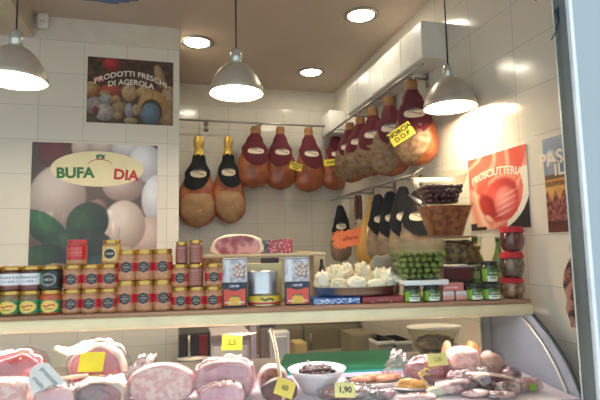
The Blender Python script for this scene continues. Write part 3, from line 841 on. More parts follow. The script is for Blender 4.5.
def lab_cream(u, v):
    x = (u-.5)*2; y = (v-.5)*2; c = c_(222, 180, 100)
    d = math.hypot(x/.62, y/.75)
    if d < 1: c = c_(240, 220, 180)
    if d < .9: c = c_(34, 28, 26)
    if abs(y) < .14 and abs(x) < .4 and math.sin(x*42) > -.2: c = c_(210, 190, 150)
    return c
def lab_plain_red(u, v):
    c = c_(190, 24, 38)
    if .2 < v < .8 and (v*8) % 1 < .3 and .2 < u < .8 and math.sin(u*70) > -.3: c = c_(230, 150, 140)
    return c
def lab_pinkish(u, v):
    c = c_(140, 70, 60)
    if (v*7) % 1 < .4 and .15 < u < .85 and math.sin(u*60+v*9) > -.3: c = c_(190, 140, 120)
    return c
def jar_proto(kind, r, h, name='jar'):
    t = thing(name, '', 'jar', (0,0,0), -CA)
    conts = dict(red=(184,122,78), white=(96,44,28), oval=(124,98,50), orange=(184,74,24), dark=(16,20,14), cream=(176,132,80),
                 redlid=(176,124,76), pink=(124,62,48), pesto=(48,64,22), tall=(186,128,82))
    cc = rgb(*conts[kind])
    gm = mat('jar_'+kind, cc, .12, 0, .6, nz=(60, .22), spec=.6)
    hl = h*.16
    G().lathe([(.0001, .0), (r*.86, 0), (r*.97, h*.03), (r, h*.1), (r, h*.70), (r*.96, h*.78), (r*.84, h*.84), (r*.83, h*.86), (.0001, h*.862)], 28).build('glass_jar', gm, t)
    lm = gold_lid if kind not in ('redlid', 'dark') else (mat('red_lid', rgb(200, 44, 52), .35, 0, .3) if kind == 'redlid' else gold_lid)
    if kind == 'pesto': lm = mat('black_lid', rgb(32, 34, 30), .35)
    sharp(G().lathe([(r*.88, h-hl), (r*.93, h-hl*.95), (r*.93, h-hl*.2), (r*.9, h-hl*.05), (r*.8, h), (r*.74, h-.001), (.0001, h-.001)], 28).build('lid', lm, t), 50)
    f = dict(red=lab_red, white=lab_white, oval=lab_oval, orange=lab_oval, dark=lab_dark, cream=lab_cream, redlid=lab_plain_red, pink=lab_pinkish, pesto=lab_pesto, tall=lab_red)[kind]
    z0, z1, am = dict(red=(.12,.7,1.45), tall=(.2,.66,1.45), white=(.2,.7,1.5), oval=(.1,.6,1.4), orange=(.1,.6,1.4), dark=(.1,.76,1.4), cream=(.12,.72,1.1),
                      redlid=(.2,.8,1.45), pink=(.1,.78,1.4), pesto=(.08,.66,1.3))[kind]
    curved_label(r*1.012, h*z0, h*z1, -am, am, f, t)
    return t
R1 = .0358
HJ = .0865
PROTO = {}
USED = set()
def jar(kind, px, v, z, label, group, r=R1, h=HJ, tw=0.0):
    key = (kind, round(r, 4), round(h, 4))
    if key not in PROTO: PROTO[key] = jar_proto(kind, r, h)
    t = PROTO[key] if key not in USED else copy_tree(PROTO[key])
    USED.add(key)
    q = pv(px, 300, v); q.z = z; t.location = q; t.rotation_euler = (0, 0, -CA+tw)
    t['label'] = label; t['group'] = group; return t
ordn = ['first', 'second', 'third', 'fourth', 'fifth', 'sixth', 'seventh', 'eighth', 'ninth', 'tenth', 'eleventh', 'twelfth', 'thirteenth']
VJ = .05
HT = .112; HS = .083
row = [(-7.5,'oval','green-labelled'),(12,'oval','green-labelled yellow-oval'),(31.7,'oval','pale yellow-oval'),(52,'orange','orange-filled yellow-oval'),(73,'red','red-banded'),(91.5,'red','red-banded'),(109.3,'red','red-banded'),
       (127,'tall','tall red-banded'),(145,'tall','tall red-banded'),(163,'tall','tall red-banded'),(180.5,'red','short red-banded'),(197,'red','short red-banded'),(213.5,'red','short red-banded')]
top2 = ['white','white','white','dark','red','red','red','tall','tall','tall','red','pink','red']
nm2 = ['white-labelled','white-labelled','white-labelled','dark green-labelled','red-banded','red-banded','red-banded','tall red-banded','tall red-banded','tall red-banded','short red-banded','pinkish paper-wrapped','short red-banded']
for i, (px, kd, nm_) in enumerate(row):
    hh = HT if kd == 'tall' else (HS if i > 9 else HJ); rr = R1 if i < 10 else .0325
    if i < 4: rr = .0385
    jar(kd, px, VJ, ZB, '%s jar, %s from the left in the bottom row on the counter board' % (nm_, ordn[i]), 'jars of the bottom row', rr, hh, random.uniform(-.15, .15)+.12)
    k2 = top2[i]
    jar(k2, px+(random.uniform(-.6, .6) if i != 11 else -1.5), VJ, ZB+hh, '%s jar with gold lid, %s from the left in the second row' % (nm2[i], ordn[i]), 'jars of the second row',
        (rr if k2 != 'pink' else .029), (HT if k2 == 'tall' else (HS if i > 9 else HJ)), random.uniform(-.15, .15)+.12)
jar('redlid', 76, VJ, ZB+2*HJ, 'red-lidded jar with all-red label alone on top, before the basil of the mozzarella poster', 'jars of the third row', .034, .09)
jar('cream', 111, VJ, ZB+2*HJ, 'jar with yellow label and black oval, on top beside the tall jars', 'jars of the third row', .033, .088)
jar('pink', 181.5, VJ, ZB+2*HS, 'slim pinkish jar on top of the right jar stack, left one of two', 'jars of the third row', .022, .083)
jar('pink', 196, VJ, ZB+2*HS, 'slim pinkish jar on top of the right jar stack, right one of two', 'jars of the third row', .0245, .089)

# ------------------------------------------------------------------ packs, tins and the riser shelf
def sbox(name, label, cat, xl, xr, yt, v, zb, depth, m, front=None, group=None, rz=0, r=.003, zt=None, nx=40, ny=40):
    base, W, H = spot(xl, xr, yt, v, zb)
    if zt: H = zt-zb
    t = thing(name, label, cat, base, -CA+rz, group)
    G().rbox(-W/2, W/2, 0, depth, 0, H, r).build('carton', m, t, False)
    if front: painted('front_print', nx, ny, lambda a, b: (-W/2+.002+(W-.004)*a, -.0007, .002+(H-.004)*b), front, PRG, t)
    return t, W, H
navy = mat('navy_pack', rgb(22, 24, 52), .35, 0, .3)
def f_top(u, v):
    c = mixc(c_(224, 224, 230), c_(160, 152, 158), .35+nzv(u*5, v*4, 2))
    if v > .95: c = c_(90, 96, 120)
    if .12 < u < .28 and v < .85: c = c_(226, 230, 236)
    for (x, y, a) in [(.5,.62,.1),(.64,.72,.1),(.78,.6,.1),(.6,.5,.09),(.72,.42,.1),(.85,.45,.09),(.5,.38,.09),(.64,.3,.1),(.82,.28,.1),(.9,.7,.08)]:
        c = blob(c, u, v, x, y, a*1.15, a*1.15, c_(226, 206, 190), c_(110, 74, 66), .15)
    return c
def f_bot(u, v):
    c = c_(20, 24, 56)
    if .04 < u < .96 and .05 < v < .76: c = c_(222, 74, 50)
    if math.hypot((u-.5)/.3, (v-.06)/.42) < 1 and v > .06: c = c_(240, 186, 60)
    if math.hypot((u-.5)/.33, (v-.86)/.17) < 1: c = c_(18, 22, 54)
    if .84 < v < .94 and .28 < u < .72 and math.sin(u*70) > -.3: c = c_(210, 214, 226)
    if .4 < v < .5 and .28 < u < .72 and math.sin(u*60) > -.3: c = c_(60, 40, 40)
    if .16 < v < .22 and (u < .34 or u > .66) and .08 < u < .92: c = c_(240, 230, 220)
    return c
VP = .06
gq = 'navy packets stacked before the riser shelf'
t1, W1, H1 = sbox('food_packet', 'navy and coral packet with yellow arch, lower one of the left pair beside the jars', 'packet', 222.5, 247, 283, VP, ZB, .05, navy, f_bot, gq)
sbox('food_packet', 'silvery packet with food picture, upper one of the left pair beside the cured ham', 'packet', 222.5, 247, 258.5, VP+.008, ZB+H1, .045, mat('silver_pack', rgb(196, 198, 208), .3, .3), f_top, gq)
t2, W2, H2 = sbox('food_packet', 'navy and coral packet with yellow arch, lower one of the right pair by the tray', 'packet', 285.5, 310.5, 282, VP, ZB, .05, navy, f_bot, gq)
sbox('food_packet', 'silvery packet with food picture, upper one of the right pair under the riser shelf', 'packet', 285, 309.5, 257.5, VP+.008, ZB+H2, .045, mat('silver_pack', (0,0,0)), f_top, gq)
# tins
base, W, H = spot(247.5, 281, 293, VP+.06, ZB)
t = thing('tuna_tin', 'low wide yellow tin with red rim between the two pairs of packets', 'tin', base, -CA)
sharp(G().lathe([(.0001, 0), (W/2*.97, 0), (W/2, .003), (W/2*.985, .006), (W/2*.985, H-.006), (W/2, H-.003), (W/2*.97, H), (W/2*.93, H-.003), (.0001, H-.003)], 36).build('tin', mat('tin_metal', rgb(200, 190, 150), .3, .9), t), 50)
def f_tin(u, v):
    c = c_(232, 200, 50)
    if v < .28: c = c_(200, 60, 40)
    if .28 < v < .34: c = c_(240, 230, 200)
    x = (u-.56)*8
    if abs(x) < 1.1 and abs(v-.62-.08*math.sin(x*5)) < .12: c = c_(50, 60, 60)
    return c
curved_label(W/2*.99, .007, H-.007, -1.5, 1.5, f_tin, t, 60, 16, 'wrapper')
Ht = H
base, W, H = spot(247.5, 278, 271, VP+.06, ZB+Ht)
t = thing('plain_tin', 'plain silver ribbed tin on top of the yellow tin', 'tin', base, -CA)
sharp(G().lathe([(.0001, 0), (W/2*.97, 0), (W/2, .003), (W/2*.98, .006)]+[(W/2*(.98-.012*(k % 2)), .012+(H-.024)*k/10) for k in range(11)]+[(W/2*.98, H-.006), (W/2, H-.003), (W/2*.97, H), (W/2*.93, H-.004), (.0001, H-.004)], 36).build('tin', mat('bright_tin', rgb(205, 207, 210), .3, .85), t), 60)
sbox('cream_box', 'cream cardboard box behind the tins, under the riser shelf', 'box', 246, 283, 263, VP+.15, ZB, .05, mat('cream_card', rgb(222, 208, 160), .6))
# riser shelf
VS = .235
bz = pv(265, 256.5, VS).z
ul = uof(pv(204, 256, VS)); ur = uof(pv(326, 256, VS))
u0 = (ul+ur)/2
sh = cthing('riser_shelf', 'low wooden riser shelf standing on the counter carrying the cut cured ham', 'shelf', u0, VS, ZB)
G().rbox(ul-u0, ur-u0, 0, .17, bz-ZB, bz-ZB+.011, .002).build('shelf_board', beech, sh, False)
for (x0, x1) in [(ur-u0-.05, ur-u0-.003), (ul-u0+.003, ul-u0+.02)]:
    G().rbox(x0, x1, .01, .16, 0, bz-ZB-.0005, .002).build('upright', beech, sh, False)
SZ = bz+.011
# dark thing under the shelf
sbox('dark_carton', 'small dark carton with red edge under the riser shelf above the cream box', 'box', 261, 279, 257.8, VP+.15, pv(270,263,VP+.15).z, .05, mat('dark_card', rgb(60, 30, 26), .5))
def f_rb(u, v):
    c = c_(40, 40, 42)
    if u > .45: c = c_(170, 44, 60)
    if nzv(u*7, v*7, 4) > .2: c = c_(210, 160, 160)
    if v > .7 and u < .5 and nzv(u*9, 1) > 0: c = c_(80, 100, 70)
    return c
sbox('snack_packet', 'dark packet with pale marks beside the cut cured ham on the riser shelf', 'packet', 262, 277.5, 240, VS+.05, SZ, .04, mat('dark_wrap', rgb(48, 44, 44), .3, 0, .5), f_rb, None, .1)
sbox('snack_packet', 'crimson glossy packet at the right of the dark packet on the riser shelf', 'packet', 278, 291.5, 239, VS+.06, SZ, .04, mat('crimson_wrap', rgb(170, 44, 60), .3, 0, .5), lambda u, v: mixc(c_(176, 46, 62), c_(220, 170, 170), max(0, nzv(u*6, v*6, 9)*2)), None, -.2)
sbox('flat_box', 'thin pale box lying at the right end of the riser shelf', 'box', 292, 313, 251.5, VS+.06, SZ, .08, mat('pale_card', rgb(200, 180, 140), .6))

# ---- meats
def meatm(name, base, fat, sc=14, w=.12, rough=.35, coat=.5, bump=(30, .3)):
    return mat(name, base, rough, 0, coat, nz=(sc, 0, w), c2=fat, bump=bump, sss=.08)
fat_m = mat('white_fat', rgb(236, 214, 190), .4, 0, .4, nz=(12, .06), bump=(20, .3), sss=.1)
lean_m = meatm('lean_meat', rgb(122, 30, 40), rgb(176, 66, 74), 9)
pinkcut_m = meatm('pink_cut', rgb(214, 130, 140), rgb(240, 196, 190), 30)
ham_m = meatm('cooked_ham', rgb(236, 172, 176), rgb(248, 208, 204), 7)
mort_m = meatm('mortadella', rgb(232, 176, 172), rgb(246, 214, 206), 50, .08)
rind_m = meatm('brown_rind', rgb(150, 90, 56), rgb(196, 140, 100), 16)
pepper_m = meatm('dark_crust', rgb(48, 26, 24), rgb(110, 56, 44), 60, .1)
speck_m = meatm('marbled_speck', rgb(110, 26, 36), rgb(226, 180, 180), 18, .06)
def blobg(W, D, H, ex=.8, n1=36, n2=22, amp=.06, seed=0, cut=None, flat=.0, scale=1.0, freq=1.6):
    """rounded lump standing on z=0; cut = fraction of depth where the front is sliced flat"""
    g = G()
    def f(u, v):
        th = u*2*PI; ph = (v-.5)*PI
        sg = lambda x, e: math.copysign(abs(x)**e, x)
        x = sg(math.cos(ph), ex)*sg(math.cos(th), ex); y = sg(math.cos(ph), ex)*sg(math.sin(th), ex); z = sg(math.sin(ph), ex)
        k = 1+amp*noise.noise(Vector((x*freq+seed*5.3, y*freq, z*freq)))*2
        if freq > 2: k += amp*1.1*noise.noise(Vector((x*freq*2.2+seed*2.3, y*freq*2.2, z*freq*2.2)))
        x, y, z = x*k*scale, y*k*scale, z*k*scale
        if cut is not None and y < -cut: y = -cut-(.0 if scale == 1 else .012/max(D, .01))
        z = max(z, -1+flat)
        return Vector((x*W/2, y*D/2, (z+1-flat)*H/(2-flat)))
    g.grid(n1, n2, f, True); return g
def face(g, W, D, H, ex, amp, seed, cut, flat, k=.9, n=36, freq=1.6):
    """sliced face just in front of the lump's flat front"""
    rings = 8; vs = []; fs = []
    sg = lambda x, e: math.copysign(abs(x)**e, x)
    r0 = math.sqrt(max(.02, 1-cut**(2/ex if ex else 2)))*k if cut < 1 else .3
    yy = -cut*D/2-.0022
    for j in range(rings+1):
        for i in range(n):
            a = 2*PI*i/n; rr = r0*j/rings
            x = sg(math.cos(a), .9)*rr; z = sg(math.sin(a), .9)*rr
            kk = 1+amp*noise.noise(Vector((x*freq+seed*5.3, -cut*freq, z*freq)))*2
            vs.append(Vector((x*kk*W/2, yy-.0015*(1-j/rings), (max(z*kk, -1+flat)+1-flat)*H/(2-flat))))
    for j in range(rings):
        for i in range(n): fs.append((j*n+i, j*n+(i+1) % n, (j+1)*n+(i+1) % n, (j+1)*n+i))
    g.add(vs, fs); return g
def meat(name, label, cat, xl, xr, yt, v, body, cutm=None, depth=None, zb=ZD, ex=.8, amp=.06, seed=0, cut=.55, wrap=False, rz=0, tilt=0, flat=.12, face_k=.9, group=None, hmul=1, facename='cut_face', bodyname='meat'):
    base, W, H = spot(xl, xr, yt, v, zb); H *= hmul
    D = depth or W*.7
    t = thing(name, label, cat, base, -CA+rz, group); t.rotation_euler = (0, tilt, -CA+rz)
    if tilt: t.location.z += abs(math.sin(tilt))*W*.3
    k = .93 if wrap else 1
    blobg(W*k, D*k, H*k, ex, 36, 22, amp, seed, cut if cutm else None, flat).build(bodyname, body, t)
    if cutm: face(G(), W*k, D*k, H*k, ex, amp, seed, cut, flat, face_k).build(facename, cutm, t)
    if wrap:
        g = blobg(W*1.03, D*1.05, H*1.03, ex, 48, 30, amp, seed, None, flat)
        for i, p in enumerate(g.v):
            if p.z > .004: g.v[i] = p*(1+.035*noise.noise(p*38+Vector((seed, 0, 0)))); 
        g.build('film_wrap', film, t)
    return t, base, W, H
# on the riser shelf
t, b0, W, H = meat('cured_ham', 'cut cured ham half with marbled face and pale fat on the riser shelf', 'ham', 212, 264, 234, VS+.075, fat_m, meatm('marbled_ham', rgb(150, 50, 54), rgb(214, 150, 140), 22, .1), depth=.13, zb=SZ, ex=.85, seed=3, cut=.5, flat=.35, face_k=.93)
# wicker basket on the short jars
base, W, H = spot(202.5, 222, 258, VJ+.085, ZB+2*HS)
base.z = pv(212, 270, VJ+.085).z
t = thing('wicker_basket', 'small round wicker basket beside the left pair of packets', 'basket', base, 0)
g = G()
for k in range(9):
    z = k/8*.046; rr = .030+.010*math.sin(k/8*PI*.7)
    g.tube([(rr*math.cos(a), rr*math.sin(a), z+.0015*math.sin(a*10+k*PI)) for a in [2*PI*i/30 for i in range(31)]], .0032, 6)
g.build('woven_side', woodm('wicker', rgb(120, 84, 48), rgb(176, 136, 88), (60, 60, 60)), t)
G().lathe([(.0001, -.002), (.03, -.002), (.03, .002), (.0001, .003)], 20).build('base', woodm('wicker', (0,0,0), (0,0,0)), t)
bsz = base.z-ZB
G().lathe([(.026, -bsz), (.026, -.004)], 20).build('stand', woodm('wicker', (0,0,0), (0,0,0)), t)

# ------------------------------------------------------------------ tray of cheeses
def sb(u, v): return u
t, Wb, Hb = sbox('blue_carton', 'blue and white printed carton lying under the steel cheese tray', 'box', 313, 361, 298, .05, ZB, .12, mat('blue_card', rgb(60, 96, 170), .4),
    lambda u, v: c_(220, 230, 240) if (nzv(u*16, v*5, 2) > .12 or (.15 < u < .35 and .2 < v < .8 and math.sin(u*120) > 0)) else mixc(c_(40, 80, 170), c_(90, 140, 210), nzv(u*5, v*3)+.5))
t, Wb2, Hb2 = sbox('red_carton', 'dark red printed carton beside the blue one under the steel cheese tray', 'box', 362, 404.5, 298, .05, ZB, .12, mat('red_card', rgb(140, 26, 34), .4),
    lambda u, v: c_(226, 170, 90) if (.35 < u < .6 and .4 < v < .6 and math.sin(u*90) > 0) else (c_(220, 190, 190) if (v < .3 and nzv(u*18, 3) > .3) else c_(150, 28, 36)), zt=ZB+Hb)
ZT = ZB+Hb+.0005
H = spot(313.5, 397, 288.5, .05, ZT)[2]+.004; base, W, _ = spot(313.5, 397, 288, .135, ZT)
TR = W/2; TH = H
t = thing('cheese_tray', 'oval stainless steel tray holding white cheeses on the counter', 'tray', base, -CA)
pr = [(.0001, 0), (.8, 0), (.9, .002), (.955, .012), (1.0, TH-.002), (1.03, TH), (1.03, TH+.002), (.99, TH+.001), (.94, .014), (.89, .004), (.0001, .003)]
G().lathe([(r*TR if r > .001 else r, z) for r, z in pr], 48, 1, .56).build('tray', steel, t)
tray_c = base.copy()
moz_m = mat('fresh_cheese', rgb(238, 232, 208), .35, 0, .3, nz=(8, .04), bump=(18, .5), sss=.15)
moz2_m = mat('string_cheese', rgb(226, 214, 180), .45, 0, .2, nz=(10, .06), bump=(26, .7), sss=.1)
def cheese(xl, xr, yt, v, zb, label, m, seed, ex=.85, amp=.12, depth=None, name='fresh_cheese', tilt=0):
    base, W, H = spot(xl, xr, yt, v, zb)
    o = blobg(W*1.12, depth or W*.8, H*1.05, ex, 36, 24, amp*1.15, seed, None, .1, 1, 2.6).build(name, m)
    tag(o, label, 'cheese', 'white cheeses on the steel tray', base, -CA); o.rotation_euler.y = tilt; return o
zt0 = ZT+.012
cheese(315,330,273, 0.150, zt0, 'pale rounded cheese at the left end of the steel tray', moz_m, 1, depth=.07)
cheese(327,349,268, 0.170, zt0, 'large wrinkled cheese lump left of centre on the steel tray', moz2_m, 2, amp=.2)
cheese(341,353,265, 0.230, zt0, 'tall knotted cheese standing at the back left of the steel tray', moz_m, 3)
cheese(347,366,277, 0.120, zt0, 'smooth cheese ball in clear wrap at the front middle of the tray', moz_m, 4, ex=.95, amp=.06, depth=.07)
cheese(355,371,266, 0.220, zt0, 'crumpled pale cheese behind the middle of the steel tray', moz2_m, 5, amp=.22)
cheese(368,386,279, 0.120, zt0, 'round white cheese at the front right of the steel tray', moz_m, 6, ex=.95, amp=.05, depth=.07)
cheese(374,388,269, 0.200, zt0, 'lumpy white cheese with a knotted neck right of centre on the tray', moz_m, 7, amp=.2)
cheese(382,396,271, 0.150, zt0, 'upright white cheese lump near the right end of the steel tray', moz_m, 8, amp=.15, depth=.07)
cheese(330,347,279, 0.120, zt0, 'low white cheese at the front left of the steel tray', moz2_m, 9, amp=.1, depth=.06)
# braided curds hanging over the right end
base, W, H = spot(385, 405, 278, .12, ZT+TH)
t = thing('braided_cheese', 'small knobbly braided cheese over the right end of the steel tray', 'cheese', base, -CA)
g = G()
for k in range(9):
    gg = blobg(.026, .026, .02, 1, 12, 8, .1, k); gg.xf(Matrix.Translation(((k/8-.5)*W*.9, .006*math.sin(k*2.4), .006+.012*abs(math.sin(k*1.9))))); g.add(gg.v, gg.f)
g.build('braid', moz_m, t)
# grey paper behind
base, W, H = spot(366, 400, 256, .235, ZB)
t = thing('grey_paper_bag', 'crumpled grey paper bag standing behind the steel cheese tray', 'bag', base, -CA)
g = blobg(W, .05, H, .45, 30, 20, .07, 4, None, .05)
for i, p in enumerate(g.v): g.v[i] = Vector((p.x*(1-.3*max(0, p.z/H)), p.y*(1-.7*max(0, p.z/H)), p.z))+Vector((0,0,0))
g.build('bag', mat('grey_paper', rgb(150, 138, 122), .8, bump=(16, .8)), t)
# dark bottle behind the tray
base, W, H = spot(319, 326, 259, .2, ZB)
t = thing('dark_bottle', 'small dark bottle with pale label between riser shelf and cheese tray', 'bottle', base, -CA)
r = W/2
G().lathe([(.0001, 0), (r, 0), (r, H*.7), (r*.5, H*.85), (r*.4, H*.97), (.0001, H*.97)], 16).build('bottle', mat('brown_glass', rgb(40, 26, 22), .15, 0, .4), t)
G().lathe([(r*.45, H*.93), (r*.45, H), (.0001, H)], 12).build('cap', ink, t)
curved_label(r*1.03, H*.2, H*.6, -1.3, 1.3, lambda u, v: c_(196, 190, 180), t, 10, 6)

# ------------------------------------------------------------------ right end of the board
def pj(px, yt, v, zb, label, r=None, wpx=17, h=None, kind='pesto', group='green-labelled jars at the right end'):
    base, W, H = spot(px-wpx/2, px+wpx/2, yt, v, zb); H = h or H
    key = (kind, round(W/2, 3), round(H, 3))
    if key not in PROTO: PROTO[key] = jar_proto(kind, key[1], key[2])
    t = PROTO[key] if key not in USED else copy_tree(PROTO[key]); USED.add(key)
    t.location = base; t['label'] = label; t['group'] = group; return t
HP = spot(405, 421, 285.5, .05, ZB)[2]
pj(412.5, 0, .05, ZB, 'green-labelled jar under the white slab, left one beside the red carton', h=HP)
pj(432, 0, .05, ZB, 'green-labelled jar under the white slab, right one beside the pink boxes', h=HP)
pj(474.5, 0, .045, ZB, 'green-labelled jar on the board right beside the pink boxes', h=HP)
pj(491, 0, .045, ZB, 'green-labelled jar with red base beside the red-lidded jar tower', h=HP, wpx=19)
pj(489.5, 0, .075, ZB+HP, 'green-labelled jar stacked on top before the green bottles', h=spot(405, 421, 263, .05, ZB+HP)[2])
# pink boxes
def f_pink(u, v):
    c = c_(236, 176, 160)
    if v > .55: c = c_(232, 226, 228)
    if .62 < v < .75 and .2 < u < .8 and math.sin(u*50) > 0: c = c_(150, 130, 160)
    if v < .12: c = c_(200, 120, 110)
    return c
pinkm = mat('pink_card', rgb(226, 160, 146), .5)
_, _, hpk = sbox('pink_box', 'small pink and white box, left one of the pair beside the green-labelled jars', 'box', 443, 455, 291, .04, ZB, .05, pinkm, f_pink, 'small pink boxes')
sbox('pink_box', 'small pink and white box, right one of the pair beside the green-labelled jars', 'box', 456, 468, 291, .04, ZB, .05, pinkm, f_pink, 'small pink boxes', zt=ZB+hpk)
sbox('pink_box', 'flat pink box lying across the two small pink and white boxes', 'box', 443.5, 464.5, 283, .04, ZB+hpk+.0005, .05, pinkm, lambda u, v: c_(240, 226, 220) if .3 < v < .55 and .1 < u < .7 and math.sin(u*60) > -.2 else c_(222, 130, 124), 'small pink boxes')
# white slab under the olive tub
q = spot(399, 443, 278, .10, ZB+HP+.0005)
t = thing('white_slab', 'white plastic slab resting on green-labelled jars under the green olive tub', 'tray', q[0], -CA)
G().rbox(-q[1]/2, q[1]/2, -.07, .09, 0, .02, .004).build('slab', mat('bright_white_plastic', rgb(240, 240, 238), .3), t)
# tapered tubs
def tubshape(g, wt, wb, dt, db, h, th=.0015, rim=.004, n=8):
    def ringf(w, d, z, k=0):
        pts = []
        for i in range(32):
            a = 2*PI*i/32; e = .45
            pts.append((math.copysign(abs(math.cos(a))**e, math.cos(a))*(w/2-k), math.copysign(abs(math.sin(a))**e, math.sin(a))*(d/2-k), z))
        return pts
    lev = [(wb, db, 0), (wb+(wt-wb)*.5, db+(dt-db)*.5, h*.5), (wt, dt, h), (wt+rim*2, dt+rim*2, h+.001), (wt+rim*2, dt+rim*2, h-.002)]
    vs = []; fs = []
    for w, d, z in lev: vs += ringf(w, d, z)
    for j in range(len(lev)-1):
        for i in range(32): k = (i+1) % 32; fs.append((j*32+i, j*32+k, (j+1)*32+k, (j+1)*32+i))
    fs.append(tuple(range(31, -1, -1)))
    return g.add(vs, fs)
def make_tub(name, label, cat, xlt, xrt, yt, v, zb, wbpx, m=tub, dk=.8):
    base, W, H = spot(xlt, xrt, yt, v, zb)
    wb = wbpx*dep(base)/480
    t = thing(name, label, cat, base, -CA)
    tubshape(G(), W-.008, wb, (W-.008)*dk, wb*dk, H).build('tub', m, t)
    return t, base, W-.008, wb, H
ol_green = mat('green_olive', rgb(106, 124, 44), .25, 0, .35, nz=(6, .18))
ol_black = mat('black_olive', rgb(66, 28, 34), .2, 0, .5, nz=(30, .4))
def olive_mesh(name, m, r):
    g = G().lathe([(.0001, -r*1.15), (r*.5, -r*.98), (r*.87, -r*.55), (r, 0), (r*.87, r*.55), (r*.5, r*.98), (.0001, r*1.15)], 12)
    return g.build(name, m)
def fill(proto, base, wt, wb, dk, h, r, label, cat, group, lvl, only_shell=False, cap=200, rz=-CA, heap=0):
    cnt = 0; first = True; z = r*1.05; row_ = 0
    ca, sa = math.cos(rz), math.sin(rz)
    while z < h*lvl+1e-6:
        k = z/h; w = (wb+(wt-wb)*k)/2-r*1.12; d = (wb+(wt-wb)*k)*dk/2-r*1.12
        nx = max(1, int(w*2/(2.08*r))); ny = max(1, int(d*2/(2.08*r)))
        for i in range(nx+1):
            for j in range(ny+1):
                if only_shell and not (j == 0 or i in (0, nx) or z+2*r > h*lvl): continue
                x = -w+2*w*i/nx; y = -d+2*d*j/ny
                if row_ % 2 and not only_shell: x += (w/nx)*.5*(1 if i < nx else -1)
                if cnt >= cap: return cnt
                o = proto if first else proto.copy()
                if not first: COL.objects.link(o)
                first = False; cnt += 1
                x += random.uniform(-.18, .18)*r; y += random.uniform(-.15, .15)*r
                o.location = base+Vector((x*ca-y*sa, x*sa+y*ca, z+random.uniform(-.08, .08)*r+heap*max(0, 1-(x/w)**2)*(z > h*lvl-2*r)))
                o.rotation_euler = (random.uniform(0, 3), random.uniform(0, 3), random.uniform(0, 3))
                o['label'] = label; o['category'] = cat; o['group'] = group
        z += r*1.85; row_ += 1
    return cnt
zs = ZB+HP+.0205
t, base, wt, wb, h = make_tub('olive_tub', 'clear flared tub of big green olives on the white slab', 'tub', 391, 445, 246, .10, zs, 37)
fill(olive_mesh('green_olive', ol_green, .0118), base+Vector((0,0,.002)), wt, wb, .8, h, .0118, 'big green olive in the clear flared tub on the white slab', 'olive', 'green olives in the flared tub', .86)
# wax paper liner
g = G()
def liner(u, v):
    a = u*2*PI; e = .45
    sx = math.copysign(abs(math.cos(a))**e, math.cos(a)); sy = math.copysign(abs(math.sin(a))**e, math.sin(a))
    k = .78+.3*v; up = .022*max(0, math.sin(a*4+.8))*v
    return Vector((sx*(wb+(wt-wb)*k)/2*.99, sy*(wb+(wt-wb)*k)/2*.8*.99, h*k+up))
g.grid(64, 6, liner, True)
o = g.build('wax_paper', clear('wax_paper_m', (.9,.88,.78), .05, .3, (20, .5), .22, (.86,.8,.66)), t)
# stack at the back: cartons, leafy tub, brown tub, black olive tub
VT = .215
zred = pv(457, 280, VT).z
t = None
q = spot(443, 470, 281, VT, ZB)
t, _, hred = sbox('support_carton', 'dark carton standing behind the pink boxes, carrying the white dish', 'box', 440, 474, 281, VT-.02, ZB, .1, mat('dark_carton_m', rgb(48, 38, 34), .6))
t, _, h2_ = sbox('red_lid_box', 'red and clear box with dark sides under the white oval dish', 'box', 443, 474, 268, VT-.02, ZB+hred+.0005, .1, mat('red_clear', rgb(110, 52, 46), .3, 0, .4, nz=(20, .4)))
zw = ZB+hred+h2_+.001
base, W, H = spot(434, 481, 264, VT+.03, zw)
t = thing('white_dish', 'flat white oval dish under the clear tub of leafy preserve', 'dish', base, -CA)
G().lathe([(.0001, 0), (W/2*.8, 0), (W/2, .008), (W/2, .011), (W/2*.85, .006), (.0001, .005)], 40, 1, .6).build('dish', white_plastic, t)
zl = zw+.0115
base, W, H = spot(438, 481, 238, VT+.03, zl)
t = thing('preserve_tub', 'clear tub of dark leafy preserve between white dish and wooden board', 'tub', base, -CA)
tubshape(G(), W, W*.84, W*.62, W*.54, H).build('tub', tub, t)
g = blobg(W*.86, W*.54, H*.86, .6, 40, 24, .12, 5, None, .02, 1, 5); g.xf(Matrix.Translation((0, 0, .003)))
o = g.build('leafy_preserve', mat('preserve', rgb(64, 48, 24), .3, 0, .5, nz=(40, 0, .1), c2=rgb(150, 122, 70), bump=(40, 1.2, .01))); tag(o, 'dark brown-green leafy preserve filling the clear tub', 'preserve', None, base, -CA); o['kind'] = 'stuff'
zb2 = zl+H+.0015
q = spot(423, 472, 236, VT+.03, zb2)
t = thing('small_board', 'thin brown wooden board between the leafy tub and the orange-brown tub', 'board', q[0], -CA)
G().rbox(-q[1]/2, q[1]/2, -.06, .06, 0, .006, .001).build('board', woodm('dark_board', rgb(130, 88, 60), rgb(160, 116, 84)), t, False)
zb3 = zb2+.0065
t, base, wt, wb, h = make_tub('pickle_tub', 'clear tapered tub of orange-brown pickle under the black olive tub', 'tub', 419.5, 472, 205, VT+.03, zb3, 30)
g = G(); tubshape(g, (wb+(wt-wb)*.93)-.006, wb-.006, (wb+(wt-wb)*.93)*.8-.006, wb*.8-.006, h*.93, rim=-.004)
n_ = len(g.v); g.add([g.v[i].copy() for i in range(64, 96)], [tuple(range(32))])
g.xf(Matrix.Translation((0, 0, .002)))
o = g.build('pickle', mat('pickle_m', rgb(120, 60, 26), .3, 0, .5, nz=(40, 0, .12), c2=rgb(176, 104, 52), bump=(50, .8)), None, False); tag(o, 'chopped orange-brown pickle filling the middle tapered tub', 'pickle', None, base, -CA); o['kind'] = 'stuff'
zb4 = zb3+h+.002
t, base, wt, wb, h = make_tub('black_olive_tub', 'clear tapered tub of black olives, topmost of the tub stack', 'tub', 413, 466.5, 174.5, VT+.03, zb4, 29)
